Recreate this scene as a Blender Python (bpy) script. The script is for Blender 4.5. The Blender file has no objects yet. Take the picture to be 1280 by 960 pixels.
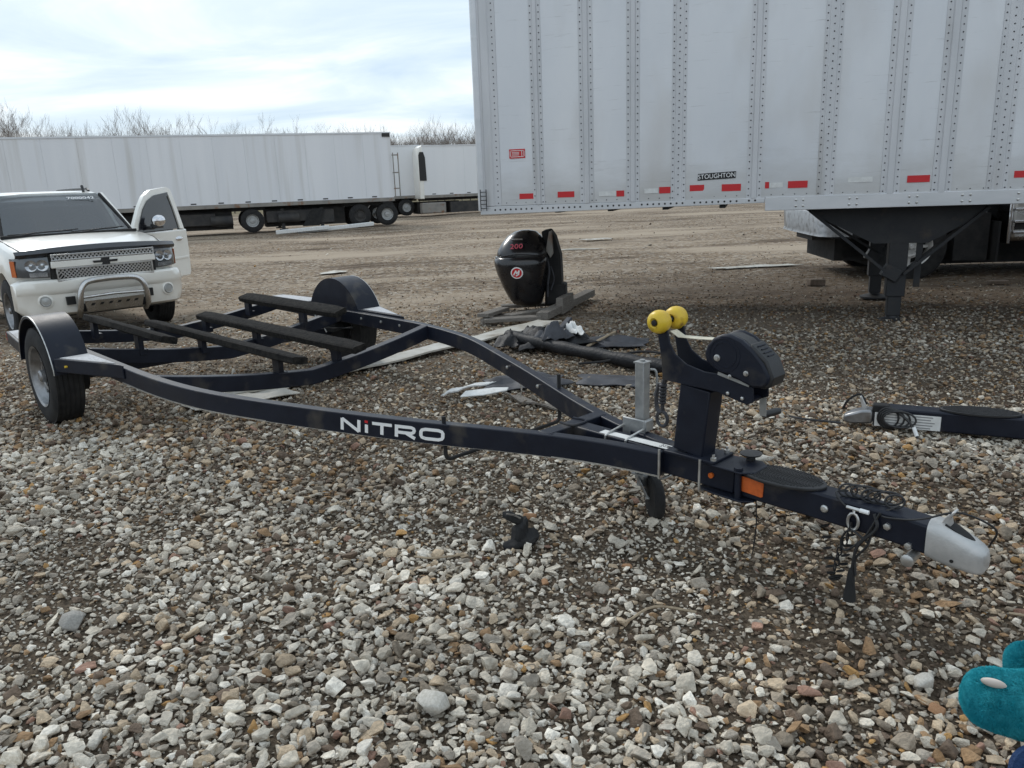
import bpy, bmesh, math, random
import numpy as np
from math import sin, cos, pi, radians, sqrt, atan2
from mathutils import Vector, Matrix, noise

SC = bpy.context.scene
COL = SC.collection
random.seed(7)

# ------------------------------------------------------------------ camera
CAM_H, PITCH, ROLL, FPX = 1.493, radians(14.33), radians(2.22), 980.0
cam = bpy.data.cameras.new('camera')
cam.sensor_fit = 'HORIZONTAL'; cam.sensor_width = 36.0
cam.lens = 36.0 * FPX / 1280.0
cam.clip_start = 0.02; cam.clip_end = 2000
cam_o = bpy.data.objects.new('camera', cam); COL.objects.link(cam_o)
_fw = Vector((0, cos(PITCH), -sin(PITCH))); _up0 = Vector((0, sin(PITCH), cos(PITCH))); _rt0 = Vector((1, 0, 0))
_rt = _rt0 * cos(ROLL) - _up0 * sin(ROLL); _up = _up0 * cos(ROLL) + _rt0 * sin(ROLL)
cam_o.matrix_world = Matrix(((_rt.x, _up.x, -_fw.x, 0), (_rt.y, _up.y, -_fw.y, 0), (_rt.z, _up.z, -_fw.z, CAM_H), (0, 0, 0, 1)))
SC.camera = cam_o

# ------------------------------------------------------------------ light, sky, exposure
SUN_EL, SUN_AZ = radians(38), radians(-35)       # bright but veiled sun behind the clouds, ahead to the left
SC.view_settings.view_transform = 'Standard'
SC.view_settings.look = 'None'
SC.view_settings.gamma = 1.0
SC.view_settings.exposure = 0.36
world = bpy.data.worlds.new("World"); SC.world = world; world.use_nodes = True
def build_world():
    nt = world.node_tree; N, L = nt.nodes, nt.links
    N.clear()
    out = N.new('ShaderNodeOutputWorld'); bg = N.new('ShaderNodeBackground')
    sky = N.new('ShaderNodeTexSky'); sky.sky_type = 'NISHITA'; sky.sun_disc = False
    sky.sun_elevation = SUN_EL; sky.sun_rotation = SUN_AZ
    tc = N.new('ShaderNodeTexCoord')
    sep = N.new('ShaderNodeSeparateXYZ'); L.new(tc.outputs['Generated'], sep.inputs[0])
    # project the direction onto a cloud deck: xy / (z + .12)
    zz = N.new('ShaderNodeMath'); zz.operation = 'MAXIMUM'; L.new(sep.outputs[2], zz.inputs[0]); zz.inputs[1].default_value = 0.0
    za = N.new('ShaderNodeMath'); za.operation = 'ADD'; L.new(zz.outputs[0], za.inputs[0]); za.inputs[1].default_value = 0.14
    dx = N.new('ShaderNodeMath'); dx.operation = 'DIVIDE'; L.new(sep.outputs[0], dx.inputs[0]); L.new(za.outputs[0], dx.inputs[1])
    dy = N.new('ShaderNodeMath'); dy.operation = 'DIVIDE'; L.new(sep.outputs[1], dy.inputs[0]); L.new(za.outputs[0], dy.inputs[1])
    com = N.new('ShaderNodeCombineXYZ'); L.new(dx.outputs[0], com.inputs[0]); L.new(dy.outputs[0], com.inputs[1])
    n1 = N.new('ShaderNodeTexNoise'); n1.inputs['Scale'].default_value = 1.0; n1.inputs['Detail'].default_value = 7; n1.inputs['Roughness'].default_value = 0.55
    n1.inputs['Distortion'].default_value = 0.5
    mp = N.new('ShaderNodeMapping'); mp.inputs['Location'].default_value = (2.3, 0.7, 0); mp.inputs['Rotation'].default_value = (0, 0, 0.5); mp.inputs['Scale'].default_value = (0.8, 1.15, 1)
    L.new(com.outputs[0], mp.inputs[0]); L.new(mp.outputs[0], n1.inputs['Vector'])
    r1 = N.new('ShaderNodeValToRGB')
    e = r1.color_ramp.elements
    e[0].position = 0.34; e[0].color = (4.5, 5.7, 6.9, 1)       # grey blue veil
    e[1].position = 0.70; e[1].color = (9.0, 9.1, 9.15, 1)       # bright white cloud
    m = e.new(0.5); m.color = (6.0, 7.0, 7.9, 1)
    L.new(n1.outputs[0], r1.inputs[0])
    mix = N.new('ShaderNodeMixRGB'); mix.inputs[0].default_value = 0.9
    L.new(sky.outputs[0], mix.inputs[1]); L.new(r1.outputs[0], mix.inputs[2])
    L.new(mix.outputs[0], bg.inputs[0]); bg.inputs[1].default_value = 0.105
    L.new(bg.outputs[0], out.inputs[0])
build_world()
sun = bpy.data.lights.new('sun', 'SUN'); sun.energy = 1.2; sun.angle = radians(14); sun.color = (1.0, 0.96, 0.9)
sun_o = bpy.data.objects.new('sun', sun); COL.objects.link(sun_o)
_sd = Vector((sin(SUN_AZ) * cos(SUN_EL), cos(SUN_AZ) * cos(SUN_EL), sin(SUN_EL)))
sun_o.rotation_euler = _sd.to_track_quat('Z', 'Y').to_euler(); sun_o.location = (0, 0, 30)

# ------------------------------------------------------------------ materials
def mat(name, c, rough=0.5, metal=0.0, c2=None, scale=6.0, detail=4, bump=0.0, bscale=None, coat=0.0, spec=0.5, stretch=None, contrast=(0.35, 0.65), rvar=0.0, coords='Object', c3=None, c3scale=1.5, c3amt=(0.55, 0.7)):
    m = bpy.data.materials.new(name); m.use_nodes = True
    nt = m.node_tree; N, L = nt.nodes, nt.links
    b = N['Principled BSDF']
    b.inputs['Base Color'].default_value = (*c, 1); b.inputs['Roughness'].default_value = rough; b.inputs['Metallic'].default_value = metal
    b.inputs['Coat Weight'].default_value = coat; b.inputs['Coat Roughness'].default_value = 0.08
    b.inputs['Specular IOR Level'].default_value = spec
    tc = N.new('ShaderNodeTexCoord'); vec = tc.outputs[coords]
    if stretch:
        mp = N.new('ShaderNodeMapping'); mp.inputs['Scale'].default_value = stretch; L.new(vec, mp.inputs[0]); vec = mp.outputs[0]
    col = None
    if c2 is not None:
        n = N.new('ShaderNodeTexNoise'); n.inputs['Scale'].default_value = scale; n.inputs['Detail'].default_value = detail; n.inputs['Roughness'].default_value = 0.6
        L.new(vec, n.inputs['Vector'])
        r = N.new('ShaderNodeValToRGB'); r.color_ramp.elements[0].position = contrast[0]; r.color_ramp.elements[1].position = contrast[1]
        r.color_ramp.elements[0].color = (*c, 1); r.color_ramp.elements[1].color = (*c2, 1)
        L.new(n.outputs[0], r.inputs[0]); col = r.outputs[0]
        if c3 is not None:
            n3 = N.new('ShaderNodeTexNoise'); n3.inputs['Scale'].default_value = c3scale; n3.inputs['Detail'].default_value = 5
            L.new(vec, n3.inputs['Vector'])
            r3 = N.new('ShaderNodeMapRange'); r3.inputs[1].default_value = c3amt[0]; r3.inputs[2].default_value = c3amt[1]
            L.new(n3.outputs[0], r3.inputs[0])
            mx = N.new('ShaderNodeMixRGB'); L.new(r3.outputs[0], mx.inputs[0]); L.new(col, mx.inputs[1]); mx.inputs[2].default_value = (*c3, 1)
            col = mx.outputs[0]
        L.new(col, b.inputs['Base Color'])
        if rvar:
            rr = N.new('ShaderNodeMapRange'); rr.inputs[3].default_value = max(0.03, rough - rvar); rr.inputs[4].default_value = min(1, rough + rvar)
            L.new(n.outputs[0], rr.inputs[0]); L.new(rr.outputs[0], b.inputs['Roughness'])
    if bump:
        nb = N.new('ShaderNodeTexNoise'); nb.inputs['Scale'].default_value = bscale or scale * 4; nb.inputs['Detail'].default_value = 4
        L.new(vec, nb.inputs['Vector'])
        bp = N.new('ShaderNodeBump'); bp.inputs['Strength'].default_value = bump; bp.inputs['Distance'].default_value = 0.01
        L.new(nb.outputs[0], bp.inputs['Height']); L.new(bp.outputs[0], b.inputs['Normal'])
    return m

def attr_mat(name, kind, rough=0.9, bump=0.4, bscale=60, mottled=0.35):
    """colour carried by a stone's own attribute, mottled by noise"""
    m = bpy.data.materials.new(name); m.use_nodes = True
    nt = m.node_tree; N, L = nt.nodes, nt.links; b = N['Principled BSDF']
    a = N.new('ShaderNodeAttribute'); a.attribute_name = 'stone_colour'; a.attribute_type = kind
    tc = N.new('ShaderNodeTexCoord')
    n = N.new('ShaderNodeTexNoise'); n.inputs['Scale'].default_value = 1.6; n.inputs['Detail'].default_value = 6; n.inputs['Roughness'].default_value = 0.7
    L.new(tc.outputs['Object'], n.inputs['Vector'])
    mr = N.new('ShaderNodeMapRange'); mr.inputs[1].default_value = 0.3; mr.inputs[2].default_value = 0.7; mr.inputs[3].default_value = 1 - mottled; mr.inputs[4].default_value = 1 + mottled
    L.new(n.outputs[0], mr.inputs[0])
    vm = N.new('ShaderNodeVectorMath'); vm.operation = 'SCALE'; L.new(a.outputs['Color'], vm.inputs[0]); L.new(mr.outputs[0], vm.inputs['Scale'])
    L.new(vm.outputs[0], b.inputs['Base Color']); b.inputs['Roughness'].default_value = rough; b.inputs['Specular IOR Level'].default_value = 0.3
    nb = N.new('ShaderNodeTexNoise'); nb.inputs['Scale'].default_value = 5; nb.inputs['Detail'].default_value = 6
    L.new(tc.outputs['Object'], nb.inputs['Vector'])
    bp = N.new('ShaderNodeBump'); bp.inputs['Strength'].default_value = bump; bp.inputs['Distance'].default_value = 0.15
    L.new(nb.outputs[0], bp.inputs['Height']); L.new(bp.outputs[0], b.inputs['Normal'])
    return m

def semi_skin():
    """oxidised white sheet: soft blotches, road grime with a ragged upper edge near the floor, faint horizontal scuffs"""
    m = mat('dull_white_trailer_skin', (0.62, 0.635, 0.66), 0.36, 0.2, c2=(0.72, 0.725, 0.735), scale=0.8, detail=6, stretch=(1.0, 1.0, 0.5), bump=0.12, bscale=1.6, rvar=0.12, c3=(0.56, 0.545, 0.53), c3scale=1.1, c3amt=(0.48, 0.72))
    nt = m.node_tree; N, L = nt.nodes, nt.links; b = N['Principled BSDF']
    prev = b.inputs['Base Color'].links[0].from_socket
    geo = N.new('ShaderNodeTexCoord'); sp = N.new('ShaderNodeSeparateXYZ'); L.new(geo.outputs['Object'], sp.inputs[0])
    mp = N.new('ShaderNodeMapping'); mp.inputs['Scale'].default_value = (1.2, 1.2, 3.5); L.new(geo.outputs['Object'], mp.inputs[0])
    n = N.new('ShaderNodeTexNoise'); n.inputs['Scale'].default_value = 1.5; n.inputs['Detail'].default_value = 8; n.inputs['Roughness'].default_value = 0.65; L.new(mp.outputs[0], n.inputs['Vector'])
    ma = N.new('ShaderNodeMath'); ma.operation = 'MULTIPLY_ADD'; L.new(n.outputs[0], ma.inputs[0]); ma.inputs[1].default_value = -0.75; L.new(sp.outputs[2], ma.inputs[2])
    r = N.new('ShaderNodeMapRange'); r.inputs[1].default_value = 0.98; r.inputs[2].default_value = 1.42; r.inputs[3].default_value = 0.62; r.inputs[4].default_value = 0.0; L.new(ma.outputs[0], r.inputs[0])
    mx = N.new('ShaderNodeMixRGB'); L.new(r.outputs[0], mx.inputs[0]); L.new(prev, mx.inputs[1]); mx.inputs[2].default_value = (0.42, 0.405, 0.38, 1)
    mp2 = N.new('ShaderNodeMapping'); mp2.inputs['Scale'].default_value = (0.9, 1, 16); L.new(geo.outputs['Object'], mp2.inputs[0])
    n2 = N.new('ShaderNodeTexNoise'); n2.inputs['Scale'].default_value = 2.0; n2.inputs['Detail'].default_value = 5; n2.inputs['Roughness'].default_value = 0.7; L.new(mp2.outputs[0], n2.inputs['Vector'])
    r2 = N.new('ShaderNodeMapRange'); r2.inputs[1].default_value = 0.61; r2.inputs[2].default_value = 0.72; r2.inputs[3].default_value = 0.0; r2.inputs[4].default_value = 0.5; L.new(n2.outputs[0], r2.inputs[0])
    m2 = N.new('ShaderNodeMixRGB'); L.new(r2.outputs[0], m2.inputs[0]); L.new(mx.outputs[0], m2.inputs[1]); m2.inputs[2].default_value = (0.34, 0.33, 0.32, 1)
    L.new(m2.outputs[0], b.inputs['Base Color'])
    return m
def clear_glass():
    """tinted see-through glass that mirrors the sky at grazing angles"""
    m = bpy.data.materials.new('tinted_windscreen_glass'); m.use_nodes = True; nt = m.node_tree; N, L = nt.nodes, nt.links
    N.remove(N['Principled BSDF']); out = N['Material Output']
    tr = N.new('ShaderNodeBsdfTransparent'); tr.inputs[0].default_value = (0.60, 0.66, 0.68, 1)
    gl = N.new('ShaderNodeBsdfGlossy'); gl.inputs['Roughness'].default_value = 0.03
    fr = N.new('ShaderNodeFresnel'); fr.inputs[0].default_value = 2.3
    mx = N.new('ShaderNodeMixShader'); L.new(fr.outputs[0], mx.inputs[0]); L.new(tr.outputs[0], mx.inputs[1]); L.new(gl.outputs[0], mx.inputs[2]); L.new(mx.outputs[0], out.inputs[0])
    return m
M = {}
M['glass'] = clear_glass()
M['navy'] = mat('navy_black_paint', (0.008, 0.010, 0.018), 0.42, c2=(0.011, 0.014, 0.024), scale=9, bump=0.08, bscale=260, rvar=0.12, spec=0.26, c3=(0.075, 0.066, 0.055), c3scale=7, c3amt=(0.56, 0.82))
M['black'] = mat('black_plastic', (0.012, 0.012, 0.013), 0.5, c2=(0.022, 0.022, 0.023), scale=14, bump=0.1, bscale=200, rvar=0.12)
M['matte'] = mat('matte_black', (0.008, 0.008, 0.009), 0.85, c2=(0.02, 0.019, 0.018), scale=8)
M['gloss'] = mat('gloss_black', (0.006, 0.006, 0.008), 0.28, c2=(0.014, 0.013, 0.014), scale=5, coat=0.35, rvar=0.1)
M['carpet'] = mat('black_bunk_carpet', (0.008, 0.008, 0.008), 0.95, c2=(0.028, 0.025, 0.022), scale=30, bump=0.7, bscale=220, spec=0.15)
M['rubber'] = mat('tyre_rubber', (0.012, 0.012, 0.013), 0.75, c2=(0.026, 0.025, 0.024), scale=12, bump=0.15, bscale=90, spec=0.3)
M['galv'] = mat('galvanised_steel', (0.30, 0.31, 0.31), 0.5, 0.75, c2=(0.42, 0.42, 0.41), scale=22, bump=0.06, bscale=150, rvar=0.12)
M['silver'] = mat('cast_aluminium', (0.46, 0.46, 0.45), 0.45, 0.5, c2=(0.56, 0.55, 0.53), scale=16, bump=0.1, bscale=180, rvar=0.12, c3=(0.22, 0.2, 0.18), c3scale=12, c3amt=(0.6, 0.78))
M['chrome'] = mat('chrome', (0.72, 0.73, 0.75), 0.12, 1.0, c2=(0.6, 0.6, 0.62), scale=5, rvar=0.06)
M['dull_chrome'] = mat('dull_chrome', (0.55, 0.55, 0.55), 0.28, 1.0, c2=(0.42, 0.4, 0.37), scale=7, rvar=0.12)
M['wheelrim'] = mat('worn_silver_wheel', (0.24, 0.245, 0.25), 0.38, 0.8, c2=(0.34, 0.34, 0.345), scale=14, rvar=0.12, c3=(0.12, 0.11, 0.10), c3scale=9, c3amt=(0.5, 0.72))
M['zinc'] = mat('zinc_bolt', (0.6, 0.6, 0.58), 0.35, 0.8, c2=(0.45, 0.44, 0.42), scale=30)
M['white'] = mat('white_print', (0.8, 0.8, 0.79), 0.5)
M['paper'] = mat('white_sticker', (0.72, 0.72, 0.7), 0.55, c2=(0.6, 0.6, 0.58), scale=20)
M['ink'] = mat('black_ink', (0.01, 0.01, 0.01), 0.5)
M['grey_ink'] = mat('grey_small_print', (0.25, 0.25, 0.25), 0.6)
M['red'] = mat('red_print', (0.55, 0.015, 0.02), 0.45)
M['pink'] = mat('red_pink_print', (0.6, 0.1, 0.14), 0.5)
M['amber'] = mat('amber_lens', (0.62, 0.14, 0.02), 0.3, c2=(0.5, 0.1, 0.012), scale=40)
M['orange'] = mat('orange_reflector', (0.62, 0.13, 0.025), 0.35, c2=(0.5, 0.1, 0.02), scale=60, bump=0.15, bscale=300)
M['redlens'] = mat('red_lens', (0.45, 0.01, 0.012), 0.25)
M['yellow'] = mat('yellow_roller_rubber', (0.72, 0.5, 0.035), 0.4, c2=(0.62, 0.4, 0.03), scale=14, rvar=0.1, c3=(0.25, 0.14, 0.03), c3scale=18, c3amt=(0.58, 0.75))
M['strap'] = mat('pale_webbing', (0.66, 0.62, 0.5), 0.8, c2=(0.5, 0.46, 0.36), scale=30, bump=0.3, bscale=250)
M['pad'] = mat('grey_grit_pad', (0.40, 0.40, 0.41), 0.8, c2=(0.56, 0.56, 0.57), scale=90, bump=0.3, bscale=400, c3=(0.3, 0.29, 0.28), c3scale=7, c3amt=(0.5, 0.72))
M['wood'] = mat('weathered_wood', (0.13, 0.115, 0.10), 0.9, c2=(0.24, 0.22, 0.195), scale=10, stretch=(1.5, 14, 14), bump=0.4, bscale=30, spec=0.2)
M['vinyl'] = mat('dirty_white_vinyl', (0.52, 0.50, 0.45), 0.55, c2=(0.36, 0.33, 0.27), scale=5, bump=0.2, bscale=14, c3=(0.2, 0.16, 0.11), c3scale=4, c3amt=(0.56, 0.78))
M['tarp'] = mat('black_torn_sheet', (0.008, 0.0085, 0.010), 0.58, c2=(0.02, 0.02, 0.022), scale=9, bump=0.6, bscale=40, spec=0.3, c3=(0.05, 0.046, 0.04), c3scale=5, c3amt=(0.6, 0.8))
M['greysheet'] = mat('grey_torn_sheet', (0.055, 0.058, 0.068), 0.6, c2=(0.03, 0.03, 0.035), scale=8, bump=0.3, bscale=20)
M['suvwhite'] = mat('pearl_white_paint', (0.80, 0.78, 0.72), 0.3, c2=(0.76, 0.74, 0.68), scale=2.5, coat=0.7, rvar=0.05)
M['suvglass'] = mat('dark_car_glass', (0.03, 0.038, 0.046), 0.05, 0.0, c2=(0.05, 0.06, 0.07), scale=1.6, coat=1.0, spec=1.0)
M['smoke'] = mat('smoked_plastic', (0.01, 0.011, 0.014), 0.18, c2=(0.02, 0.02, 0.024), scale=5, coat=0.4)
M['lamp'] = mat('headlight_reflector', (0.62, 0.64, 0.66), 0.14, 0.75, c2=(0.3, 0.31, 0.33), scale=9)
M['lampdark'] = mat('headlight_bezel', (0.10, 0.105, 0.11), 0.2, 0.4, coat=0.8)
M['fog'] = mat('fog_lamp_lens', (0.42, 0.43, 0.42), 0.2, 0.3)
M['foglens'] = M['fog']
M['semi'] = semi_skin()
M['semipost'] = mat('grey_trailer_post', (0.52, 0.525, 0.535), 0.45, 0.25, c2=(0.62, 0.62, 0.63), scale=4, stretch=(1, 1, 0.15), rvar=0.1, c3=(0.33, 0.31, 0.28), c3scale=3, c3amt=(0.56, 0.78))
M['rail'] = mat('aluminium_rail', (0.56, 0.57, 0.58), 0.38, 0.55, c2=(0.64, 0.64, 0.65), scale=6, stretch=(0.3, 1, 1), rvar=0.1, c3=(0.36, 0.34, 0.31), c3scale=4, c3amt=(0.58, 0.8))
M['rivet'] = mat('dark_rivet', (0.055, 0.055, 0.06), 0.6, 0.4)  # even dark metal colour
M['farwhite'] = mat('white_trailer_side', (0.70, 0.71, 0.73), 0.5, c2=(0.76, 0.765, 0.78), scale=0.5, stretch=(2.2, 2.2, 0.12), c3=(0.56, 0.55, 0.53), c3scale=1.1, c3amt=(0.52, 0.8))
M['farwhite2'] = mat('clean_white_trailer_side', (0.72, 0.73, 0.74), 0.5, c2=(0.76, 0.765, 0.77), scale=0.6, stretch=(1.5, 1.5, 0.2))
M['fargrey'] = mat('grey_trailer_rail', (0.20, 0.19, 0.175), 0.7, c2=(0.28, 0.26, 0.23), scale=2, c3=(0.2, 0.1, 0.05), c3scale=3)
M['farchassis'] = mat('dark_chassis', (0.025, 0.025, 0.026), 0.8, c2=(0.05, 0.046, 0.042), scale=3)
M['gear'] = mat('landing_gear_paint', (0.009, 0.010, 0.013), 0.65, c2=(0.018, 0.018, 0.019), scale=6, bump=0.15, bscale=60, c3=(0.05, 0.035, 0.024), c3scale=7, c3amt=(0.6, 0.85))
M['bark'] = mat('winter_bark', (0.10, 0.085, 0.07), 0.95, c2=(0.17, 0.15, 0.13), scale=3, spec=0.1)
M['twig'] = mat('winter_twigs', (0.19, 0.165, 0.15), 0.95, c2=(0.26, 0.225, 0.20), scale=2, spec=0.1)
M['glove'] = mat('teal_fleece', (0.025, 0.34, 0.40), 1.0, c2=(0.07, 0.48, 0.54), scale=260, bump=0.12, bscale=900, spec=0.1, c3=(0.006, 0.20, 0.27), c3scale=28, c3amt=(0.45, 0.75))
M['sleeve'] = mat('blue_sleeve', (0.006, 0.03, 0.10), 0.8, c2=(0.012, 0.05, 0.14), scale=60, bump=0.5, bscale=400)
M['skin'] = mat('pale_lining', (0.62, 0.55, 0.48), 0.7, c2=(0.5, 0.42, 0.36), scale=60)
M['brick'] = mat('dull_brick', (0.10, 0.075, 0.055), 0.9, c2=(0.16, 0.12, 0.09), scale=14, bump=0.4, bscale=60)
M['orangestone'] = mat('orange_stone', (0.30, 0.15, 0.07), 0.85, c2=(0.38, 0.22, 0.12), scale=24, bump=0.5, bscale=90)
M['palestone'] = mat('pale_stone', (0.46, 0.43, 0.37), 0.85, c2=(0.60, 0.57, 0.51), scale=18, bump=0.5, bscale=90)
M['greystone'] = mat('grey_stone', (0.27, 0.255, 0.23), 0.85, c2=(0.38, 0.36, 0.325), scale=18, bump=0.5, bscale=90)
M['straw'] = mat('dry_stick', (0.36, 0.29, 0.2), 0.9, c2=(0.24, 0.18, 0.12), scale=30)

# ------------------------------------------------------------------ mesh helpers
class MB:
    def __init__(s): s.v = []; s.f = []
    def add(s, vs, fs):
        b = len(s.v); s.v += [tuple(p) for p in vs]; s.f += [tuple(b + i for i in q) for q in fs]; return s
    def box(s, c, d, rot=None):
        x, y, z = d[0] / 2, d[1] / 2, d[2] / 2; c = Vector(c)
        vs = [Vector((sx * x, sy * y, sz * z)) for sx in (-1, 1) for sy in (-1, 1) for sz in (-1, 1)]
        if rot is not None: vs = [rot @ q for q in vs]
        return s.add([q + c for q in vs], [(0, 1, 3, 2), (4, 6, 7, 5), (0, 4, 5, 1), (2, 3, 7, 6), (0, 2, 6, 4), (1, 5, 7, 3)])
    def sweep(s, path, prof, up=(0, 0, 1), cap=True):
        """prof: list of (side, up) pairs, counter-clockwise; path: points"""
        P = [Vector(p) for p in path]; up = Vector(up); n = len(prof); rings = []
        for i, p in enumerate(P):
            t = (P[min(i + 1, len(P) - 1)] - P[max(i - 1, 0)]).normalized()
            sd = t.cross(up).normalized(); u = sd.cross(t)
            rings.append([p + sd * a + u * b for a, b in prof])
        vs = [q for r in rings for q in r]
        fs = [(i * n + j, i * n + (j + 1) % n, (i + 1) * n + (j + 1) % n, (i + 1) * n + j) for i in range(len(P) - 1) for j in range(n)]
        if cap: fs += [tuple(range(n - 1, -1, -1)), tuple(range((len(P) - 1) * n, len(P) * n))]
        return s.add(vs, fs)
    def bar(s, a, b, w, h, up=(0, 0, 1)):
        return s.sweep([a, b], [(-w / 2, -h / 2), (w / 2, -h / 2), (w / 2, h / 2), (-w / 2, h / 2)], up)
    def tube(s, path, r, n=8, cap=True):
        P = [Vector(p) for p in path]; m = len(P); rr = r if isinstance(r, (list, tuple)) else [r] * m
        t0 = (P[1] - P[0]).normalized(); ref = Vector((0, 0, 1)) if abs(t0.z) < 0.9 else Vector((1, 0, 0))
        u = t0.cross(ref).normalized(); vs = []
        for i, p in enumerate(P):
            t = (P[min(i + 1, m - 1)] - P[max(i - 1, 0)]).normalized()
            u = (u - t * u.dot(t)); u = u.normalized() if u.length > 1e-6 else t.orthogonal().normalized()
            w = t.cross(u)
            vs += [p + (u * cos(2 * pi * k / n) + w * sin(2 * pi * k / n)) * rr[i] for k in range(n)]
        fs = [(i * n + j, i * n + (j + 1) % n, (i + 1) * n + (j + 1) % n, (i + 1) * n + j) for i in range(m - 1) for j in range(n)]
        if cap: fs += [tuple(range(n - 1, -1, -1)), tuple(range((m - 1) * n, m * n))]
        return s.add(vs, fs)
    def cyl(s, a, b, r, r2=None, n=16): return s.tube([a, b], [r, r if r2 is None else r2], n)
    def lathe(s, o, axis, prof, n=24, cap=True):
        """prof: (radius, distance along axis)"""
        o = Vector(o); ax = Vector(axis).normalized(); u = ax.orthogonal().normalized(); w = ax.cross(u)
        vs = [o + ax * h + (u * cos(2 * pi * k / n) + w * sin(2 * pi * k / n)) * r for r, h in prof for k in range(n)]
        m = len(prof)
        fs = [(i * n + j, i * n + (j + 1) % n, (i + 1) * n + (j + 1) % n, (i + 1) * n + j) for i in range(m - 1) for j in range(n)]
        if cap: fs += [tuple(range(n - 1, -1, -1)), tuple(range((m - 1) * n, m * n))]
        return s.add(vs, fs)
    def prism(s, poly, f0, f1):
        """poly: 2D points; f0, f1 map a 2D point to 3D on the two faces"""
        n = len(poly); vs = [f0(*p) for p in poly] + [f1(*p) for p in poly]
        return s.add(vs, [tuple(range(n - 1, -1, -1)), tuple(range(n, 2 * n))] + [(i, (i + 1) % n, n + (i + 1) % n, n + i) for i in range(n)])
    def xz(s, poly, y0, y1): return s.prism(poly, lambda a, b: (a, y0, b), lambda a, b: (a, y1, b))
    def xy(s, poly, z0, z1): return s.prism(poly, lambda a, b: (a, b, z0), lambda a, b: (a, b, z1))
    def yz(s, poly, x0, x1): return s.prism(poly, lambda a, b: (x0, a, b), lambda a, b: (x1, a, b))
    def rings(s, R, cap=True, closed=True):
        """loft through rings of equal length"""
        n = len(R[0]); vs = [q for r in R for q in r]; k = n if closed else n - 1
        fs = [(i * n + j, i * n + (j + 1) % n, (i + 1) * n + (j + 1) % n, (i + 1) * n + j) for i in range(len(R) - 1) for j in range(k)]
        if cap: fs += [tuple(range(n - 1, -1, -1)), tuple(range((len(R) - 1) * n, len(R) * n))]
        return s.add(vs, fs)
    def ell(s, c, r, nu=16, nv=10, rot=None):
        R = []
        for i in range(nv + 1):
            a = -pi / 2 + pi * i / nv; ca = max(cos(a), 0.02)
            ring = [Vector((r[0] * ca * cos(2 * pi * k / nu), r[1] * ca * sin(2 * pi * k / nu), r[2] * sin(a))) for k in range(nu)]
            R.append([(rot @ q if rot is not None else q) + Vector(c) for q in ring])
        return s.rings(R)
    def mesh(s, name, smooth=35, recalc=True):
        me = bpy.data.meshes.new(name); me.from_pydata(s.v, [], s.f)
        if recalc:
            bm = bmesh.new(); bm.from_mesh(me); bmesh.ops.recalc_face_normals(bm, faces=bm.faces); bm.to_mesh(me); bm.free()
        me.update()
        if smooth:
            me.polygons.foreach_set('use_smooth', [True] * len(me.polygons)); me.set_sharp_from_angle(angle=radians(smooth))
        return me
    def build(s, name, m, parent=None, bevel=0.0, seg=2, smooth=35, recalc=True):
        me = s.mesh(name, smooth, recalc); me.materials.append(m)
        o = bpy.data.objects.new(name, me); COL.objects.link(o)
        if parent is not None: o.parent = parent
        if bevel:
            b = o.modifiers.new('bevel', 'BEVEL'); b.width = bevel; b.segments = seg; b.limit_method = 'ANGLE'; b.angle_limit = radians(40)
        return o

def tag(o, label=None, cat=None, group=None, kind=None):
    if label: o['label'] = label
    if cat: o['category'] = cat
    if group: o['group'] = group
    if kind: o['kind'] = kind
    return o
def thing(name, label, cat, loc=(0, 0, 0), rz=0.0, group=None):
    o = bpy.data.objects.new(name, None); COL.objects.link(o); o.empty_display_size = 0.2
    o.location = loc; o.rotation_euler = (0, 0, rz)
    return tag(o, label, cat, group)
def kids(o): return [c for c in bpy.data.objects if c.parent == o]
def copy_tree(o, parent=None):
    c = o.copy(); COL.objects.link(c); c.parent = parent
    for k in kids(o): copy_tree(k, c)
    return c
def text_obj(name, body, size, m, parent, mw, depth=0.0008, shear=0.0, sx=1.0, align='CENTER'):
    cu = bpy.data.curves.new(name, 'FONT'); cu.body = body; cu.size = size; cu.extrude = depth; cu.shear = shear; cu.align_x = align; cu.align_y = 'CENTER'; cu.resolution_u = 3
    to = bpy.data.objects.new(name, cu); COL.objects.link(to)
    dg = bpy.context.evaluated_depsgraph_get(); me = bpy.data.meshes.new_from_object(to.evaluated_get(dg))
    bpy.data.objects.remove(to); bpy.data.curves.remove(cu)
    me.materials.clear(); me.materials.append(m); me.transform(Matrix.Diagonal((sx, 1, 1, 1)))
    o = bpy.data.objects.new(name, me); COL.objects.link(o); o.parent = parent; o.matrix_local = mw
    return o
def frame(origin, xdir, ydir):
    x = Vector(xdir).normalized(); y = Vector(ydir); z = x.cross(y).normalized(); y = z.cross(x)
    return Matrix(((x.x, y.x, z.x, origin[0]), (x.y, y.y, z.y, origin[1]), (x.z, y.z, z.z, origin[2]), (0, 0, 0, 1)))
def interp(x, xs, ys): return float(np.interp(x, xs, ys))
def bez(pts, n=12):
    """Catmull-Rom curve through points"""
    P = [Vector(p) for p in pts]; P = [P[0] * 2 - P[1]] + P + [P[-1] * 2 - P[-2]]; out = []
    for i in range(1, len(P) - 2):
        a, b, c, d = P[i - 1:i + 3]
        for k in range(n):
            t = k / n; out.append(0.5 * ((2 * b) + (c - a) * t + (2 * a - 5 * b + 4 * c - d) * t * t + (3 * b - a - 3 * c + d) * t ** 3))
    out.append(P[-2]); return out
def ss(t): t = min(1.0, max(0.0, t)); return t * t * (3 - 2 * t)
def ground_z(x, y):
    return -0.15 * ss((y - 5) / 7) - 0.06 * ss((-x - 2) / 3) * ss((y - 6) / 3)

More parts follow.
